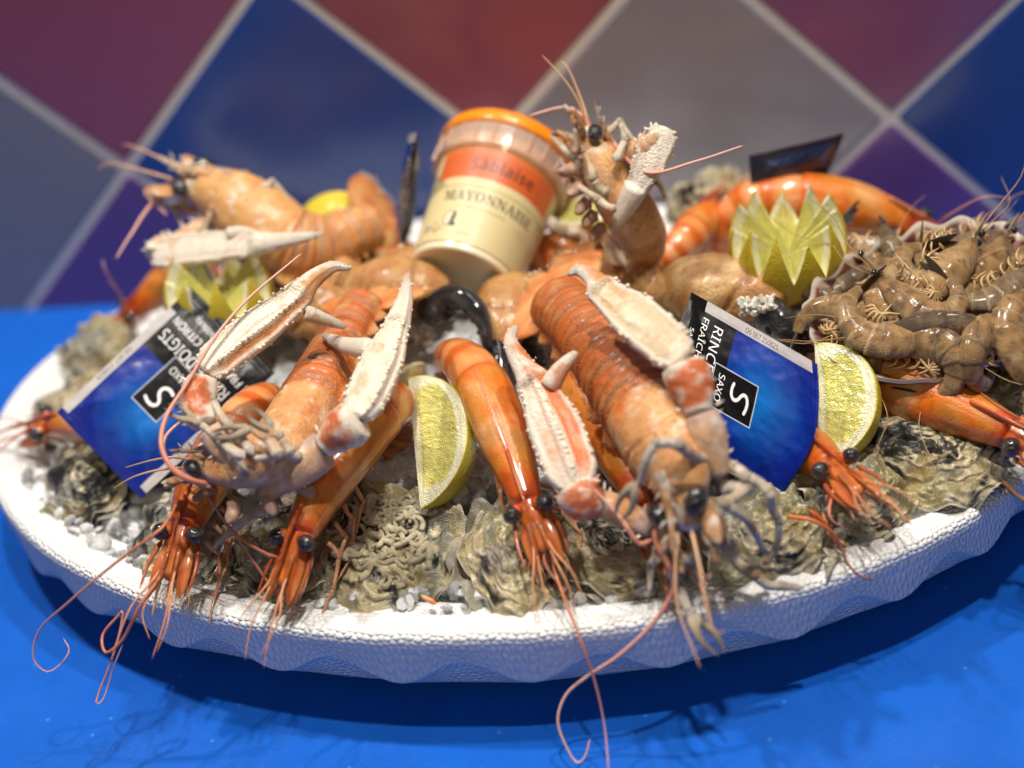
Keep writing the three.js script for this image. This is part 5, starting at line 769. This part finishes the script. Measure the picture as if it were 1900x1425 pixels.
{
  M.shrimp = phys({ vertexColors: true, roughness: 0.36, bumpMap: rep(grainBase, 0.012), bumpScale: 0.0007, clearcoat: 0.5, clearcoatRoughness: 0.2 });
  const SC = { tan: lin(0xa57e4c), brown: lin(0x765534), dark: lin(0x2e241a), pale: lin(0xd0b486), grey: lin(0x5d5446) };
  const make = (curl, len, W, sd, tone) => { // local: head at +x, back towards +y, belly down
    const o = new THREE.Group(), s = sd * 8.3; reseed(sd * 19);
    const pts = []; let a = -curl * 0.25, x = 0, y = 0; for (let k = 0; k <= 9; k++) { pts.push(V(x, y, 0)); const t = k / 9; a += curl * (t < 0.35 ? 0.02 : 0.19); x -= Math.cos(a) * len / 9; y -= Math.sin(a) * len / 9; }
    const c = pts[4].clone(); pts.forEach((p) => p.sub(c));
    const ups = pts.map((p, i) => { const q = pts[Math.min(9, i + 1)].clone().sub(pts[Math.max(0, i - 1)]); return V(q.y, -q.x, 0).normalize(); });
    if (ups[0].y < 0) ups.forEach((u) => u.negate());
    const sp = spine(pts, ups), cara = 0.40, wid = (t) => W * (t < cara ? mix(0.12, 1, Math.pow(Math.sin(clamp(t / (cara * 0.9)) * Math.PI / 2), 0.85)) : mix(1, 0.2, Math.pow((t - cara) / (1 - cara), 0.95)) * (1 + 0.08 * Math.exp(-Math.pow((t - 0.56) / 0.08, 2))));
    const body = (t, aa, k) => { const w = wid(t) * k, cc = Math.cos(aa); return [Math.sin(aa) * w * 0.74 * (cc < 0 ? 1 - 0.42 * cc * cc : 1 - 0.12 * cc * cc), cc * w * (cc > 0 ? 1.05 : 1.15)]; };
    const colr = (u0) => (t, aa, p) => { const n = fbm(p[0] * 190 + s, p[1] * 190, p[2] * 190, 3), n2 = fbm(p[0] * 800, p[1] * 800 + s, p[2] * 800, 2); let k = mix3(SC.tan, SC.brown, sstep(-0.15, 0.3, n + tone)); k = mix3(k, SC.pale, 0.5 * sstep(0.05, 0.35, fbm(p[0] * 120, p[1] * 120, p[2] * 120 - s, 2))); k = mix3(k, SC.dark, 0.6 * sstep(0.08, 0.3, n2) + 0.55 * sstep(0.55, 1.0, Math.cos(aa) + n) * (tone > 0 ? 0.7 : 0.3)); k = mix3(k, SC.pale, 0.35 * sstep(-0.2, -0.9, Math.cos(aa))); if (tone > 0.1) k = mix3(k, SC.grey, 0.5); return u0 === undefined ? k : mix3(k, SC.pale, 0.45 * sstep(0.8, 0.95, (t - u0[0]) / (u0[1] - u0[0]))); };
    part('carapace', sweep(sp, 0, cara + 0.015, 24, 26, (t, aa, v) => body(t, aa, (v === 0 ? 0.1 : v === 1 ? 0.93 : 1.01) * (1 + 0.14 * fbm(t * 22 + s, Math.cos(aa) * 2, Math.sin(aa) * 2, 2))), colr()), M.shrimp, o);
    for (let i = 0; i < 6; i++) { const a0 = mix(cara, 0.96, i / 6), a1 = mix(cara, 0.96, (i + 1) / 6); part('shell_segment', sweep(sp, a0 - 0.006, a1 + 0.012, 8, 24, (t, aa, v) => body(t, aa, v === 1 ? 0.86 : mix(0.92, 1.07, v)), colr([a0, a1])), M.shrimp, o); }
    const e = sp.frame(0.97), f = sp.frame(0), F = f.T.clone().negate(), P = (a1, b, c1) => f.p.clone().addScaledVector(f.S, a1 * W).addScaledVector(f.N, b * W).addScaledVector(F, c1 * W);
    for (const k of [-0.45, 0, 0.45]) part('tail_blade', bladeGeo(e.p, V().copy(e.T).addScaledVector(e.S, k).normalize(), e.N, W * 1.9, W * 0.34, 0.25, (t) => mix3(SC.brown, SC.dark, sstep(0.1, 0.5, t))), M.shrimp, o);
    for (const k of [-1, 1]) { part('eye', tint(blob(P(k * 0.42, 0.25, 0.15), W * 0.2, 12, 10), [0.012, 0.01, 0.01]), M.eye, o); part('antennal_scale', bladeGeo(P(k * 0.2, -0.05, 0), F.clone().addScaledVector(f.S, k * 0.2), f.N, W * 1.5, W * 0.22, 0.3, () => SC.pale), M.shrimp, o); part('antenna', tube([P(k * 0.2, 0, 0.4), P(k * 0.7, 0.3, 2.2), P(k * 1.3, rr(-0.6, 0.8), 4), P(k * rr(0.6, 2.4), rr(-1, 1), 6)], [W * 0.045, W * 0.018], { n: 12, m: 4, color: () => SC.tan }), M.hair, o); }
    for (let k = 0; k < 18; k++) { const fr = sp.frame(0.06 + k * 0.045), b = fr.p.clone().addScaledVector(fr.N, -W * 0.85), sg = k % 2 ? 1 : -1; part('leg', tube([b, b.clone().addScaledVector(fr.N, -W * 0.5).addScaledVector(fr.S, sg * W * 0.4), b.clone().addScaledVector(fr.N, -W * rr(0.7, 1.1)).addScaledVector(fr.T, -W * rr(0.4, 1.2)).addScaledVector(fr.S, sg * W * rr(0.1, 0.6))], [W * 0.12, W * 0.03], { n: 5, m: 5, color: () => mix3(SC.tan, SC.pale, 0.5) }), M.hair, o); }
    return o;
  };
  const kinds = [make(2.6, 0.062, 0.0080, 1, 0), make(3.9, 0.066, 0.0084, 2, -0.15), make(1.6, 0.058, 0.0076, 3, 0.15), make(3.2, 0.058, 0.0076, 4, 0.05), make(1.0, 0.056, 0.0074, 5, 0.25)];
  // [px, py, h, kind, angle in the picture of the head, roll]
  const spots = [[1664, 482, 0.108, 2, -1.3, 0.4], [1640, 560, 0.112, 1, -1.5, 1.5], [1738, 526, 0.114, 1, 0.1, 1.5], [1716, 582, 0.112, 3, 2.9, -1.4], [1764, 604, 0.11, 4, 3.0, 0.3], [1590, 592, 0.106, 0, -0.9, -1.2], [1628, 632, 0.106, 0, -0.45, 1.5], [1752, 642, 0.105, 3, 2.2, 0.8], [1812, 632, 0.106, 1, 1.2, -0.6], [1872, 600, 0.108, 0, -1.9, 1.3], [1775, 468, 0.108, 2, 0.2, 1.2], [1602, 486, 0.104, 0, -0.3, 1.3], [1562, 528, 0.100, 2, 0.6, 0.6], [1552, 562, 0.098, 4, -0.5, 0.2], [1862, 548, 0.108, 2, 0.4, 1.2], [1808, 512, 0.108, 0, 0.4, 1.4], [1872, 505, 0.102, 3, 0.2, 1.2], [1706, 452, 0.1, 4, 0.3, 0.5], [1690, 530, 0.104, 3, 1.8, 1.1], [1700, 622, 0.102, 2, -1.2, 1.4], [1840, 588, 0.1, 3, 2.4, 0.4], [1770, 566, 0.104, 0, -2.4, 1.3], [1660, 606, 0.1, 4, 0.5, 1.0]];
  const own = ['shrimp standing tail up at the top left of the shell heap', 'shrimp bent double with its belly out in the upper heap', 'curled shrimp with black tail tip near the heap top', 'plump curled shrimp in the middle of the shell heap', 'straight shrimp with its head to the left in the heap', 'fat curved shrimp at the left of the shell heap', 'long curved shrimp hanging its tail over the shell front', 'dark shrimp at the front middle of the shell heap', 'rolled up shrimp at the front right of the heap', 'large shrimp at the right edge of the shell heap', 'shrimp lying across the back top of the shell heap', 'shrimp at the upper left beside the zigzag lemon', 'shrimp nearest to the zigzag lemon base', 'straight dark shrimp on the left rim of the shell', 'shrimp at the right edge above the largest one', 'shrimp behind the curled black tailed one on the right', 'shrimp farthest right at the back of the heap', 'shrimp farthest back in the shell heap', 'shrimp half buried left of the curled black tailed one', 'shrimp half buried between the two front shrimps', 'shrimp half buried left of the large right one', 'shrimp half buried under the heap centre', 'shrimp half buried right of the fat left one', 'lowest shrimp on the right front rim of the shell', 'lowest shrimp on the left front rim of the shell'];
  const cr = V(1, 0, 0).applyQuaternion(camera.quaternion), cu = V(0, 1, 0).applyQuaternion(camera.quaternion), cz = V(0, 0, 1).applyQuaternion(camera.quaternion), mainN = cz.clone().lerp(V(0, 1, 0), 0.45).normalize();
  spots.forEach(([px, py, h, k, ang, roll], i) => {
    const o = kinds[k].clone(); o.name = numbered('shrimp'); o.userData = { label: own[i], category: 'shrimp', group: 'small brown shrimps in the scallop shell' };
    const d = cr.clone().multiplyScalar(Math.cos(ang)).addScaledVector(cu, Math.sin(ang)); d.addScaledVector(mainN, -d.dot(mainN)).normalize();
    const side = V().crossVectors(mainN, d); o.quaternion.setFromRotationMatrix(new THREE.Matrix4().makeBasis(d, mainN, V().crossVectors(d, mainN))); o.rotateX(roll); o.position.copy(at(px, py, h)); scene.add(o);
  });
}
// ---------------------------------------------------------------- loose bits
{
  const bit = (name, label, pts, r, c0, c1) => { const o = thing(name, label, 'shrimp bit', 'loose feelers and legs'); part('strand', tube(pts.map((p) => at(...p)), r, { step: 0.002, m: 6, rough: 0.2, color: (t) => mix3(c0, c1, t) }), M.hair, o); shiftTo(o); };
  bit('feeler_fragment', 'orange feeler fragment curling over the rim below the right sachet', [[1458, 958, 0.075], [1505, 965, 0.075], [1540, 985, 0.070], [1560, 1012, 0.062], [1572, 1045, 0.056], [1598, 1070, 0.05], [1628, 1076, 0.046]], [0.0009, 0.0004], PO.orange, lin(0x9a6a58));
  bit('feeler_fragment', 'forked orange feeler bit beside the dark green oyster', [[1500, 945, 0.075], [1530, 970, 0.07], [1548, 1000, 0.064], [1562, 1015, 0.061]], [0.0011, 0.0005], PO.red, PO.orange);
  bit('leg_fragment', 'short orange leg fragment lying on the front ice', [[780, 1104, 0.0565], [795, 1112, 0.056], [811, 1122, 0.0545]], [0.0007, 0.0013], PO.cream, PO.orange);
  bit('feeler_fragment', 'thin dark feeler lying across the white rim at front left', [[300, 1085, 0.055], [360, 1090, 0.055], [420, 1120, 0.054]], [0.0003, 0.0002], PO.deep, PO.red);
}
renderer.render(scene, camera);
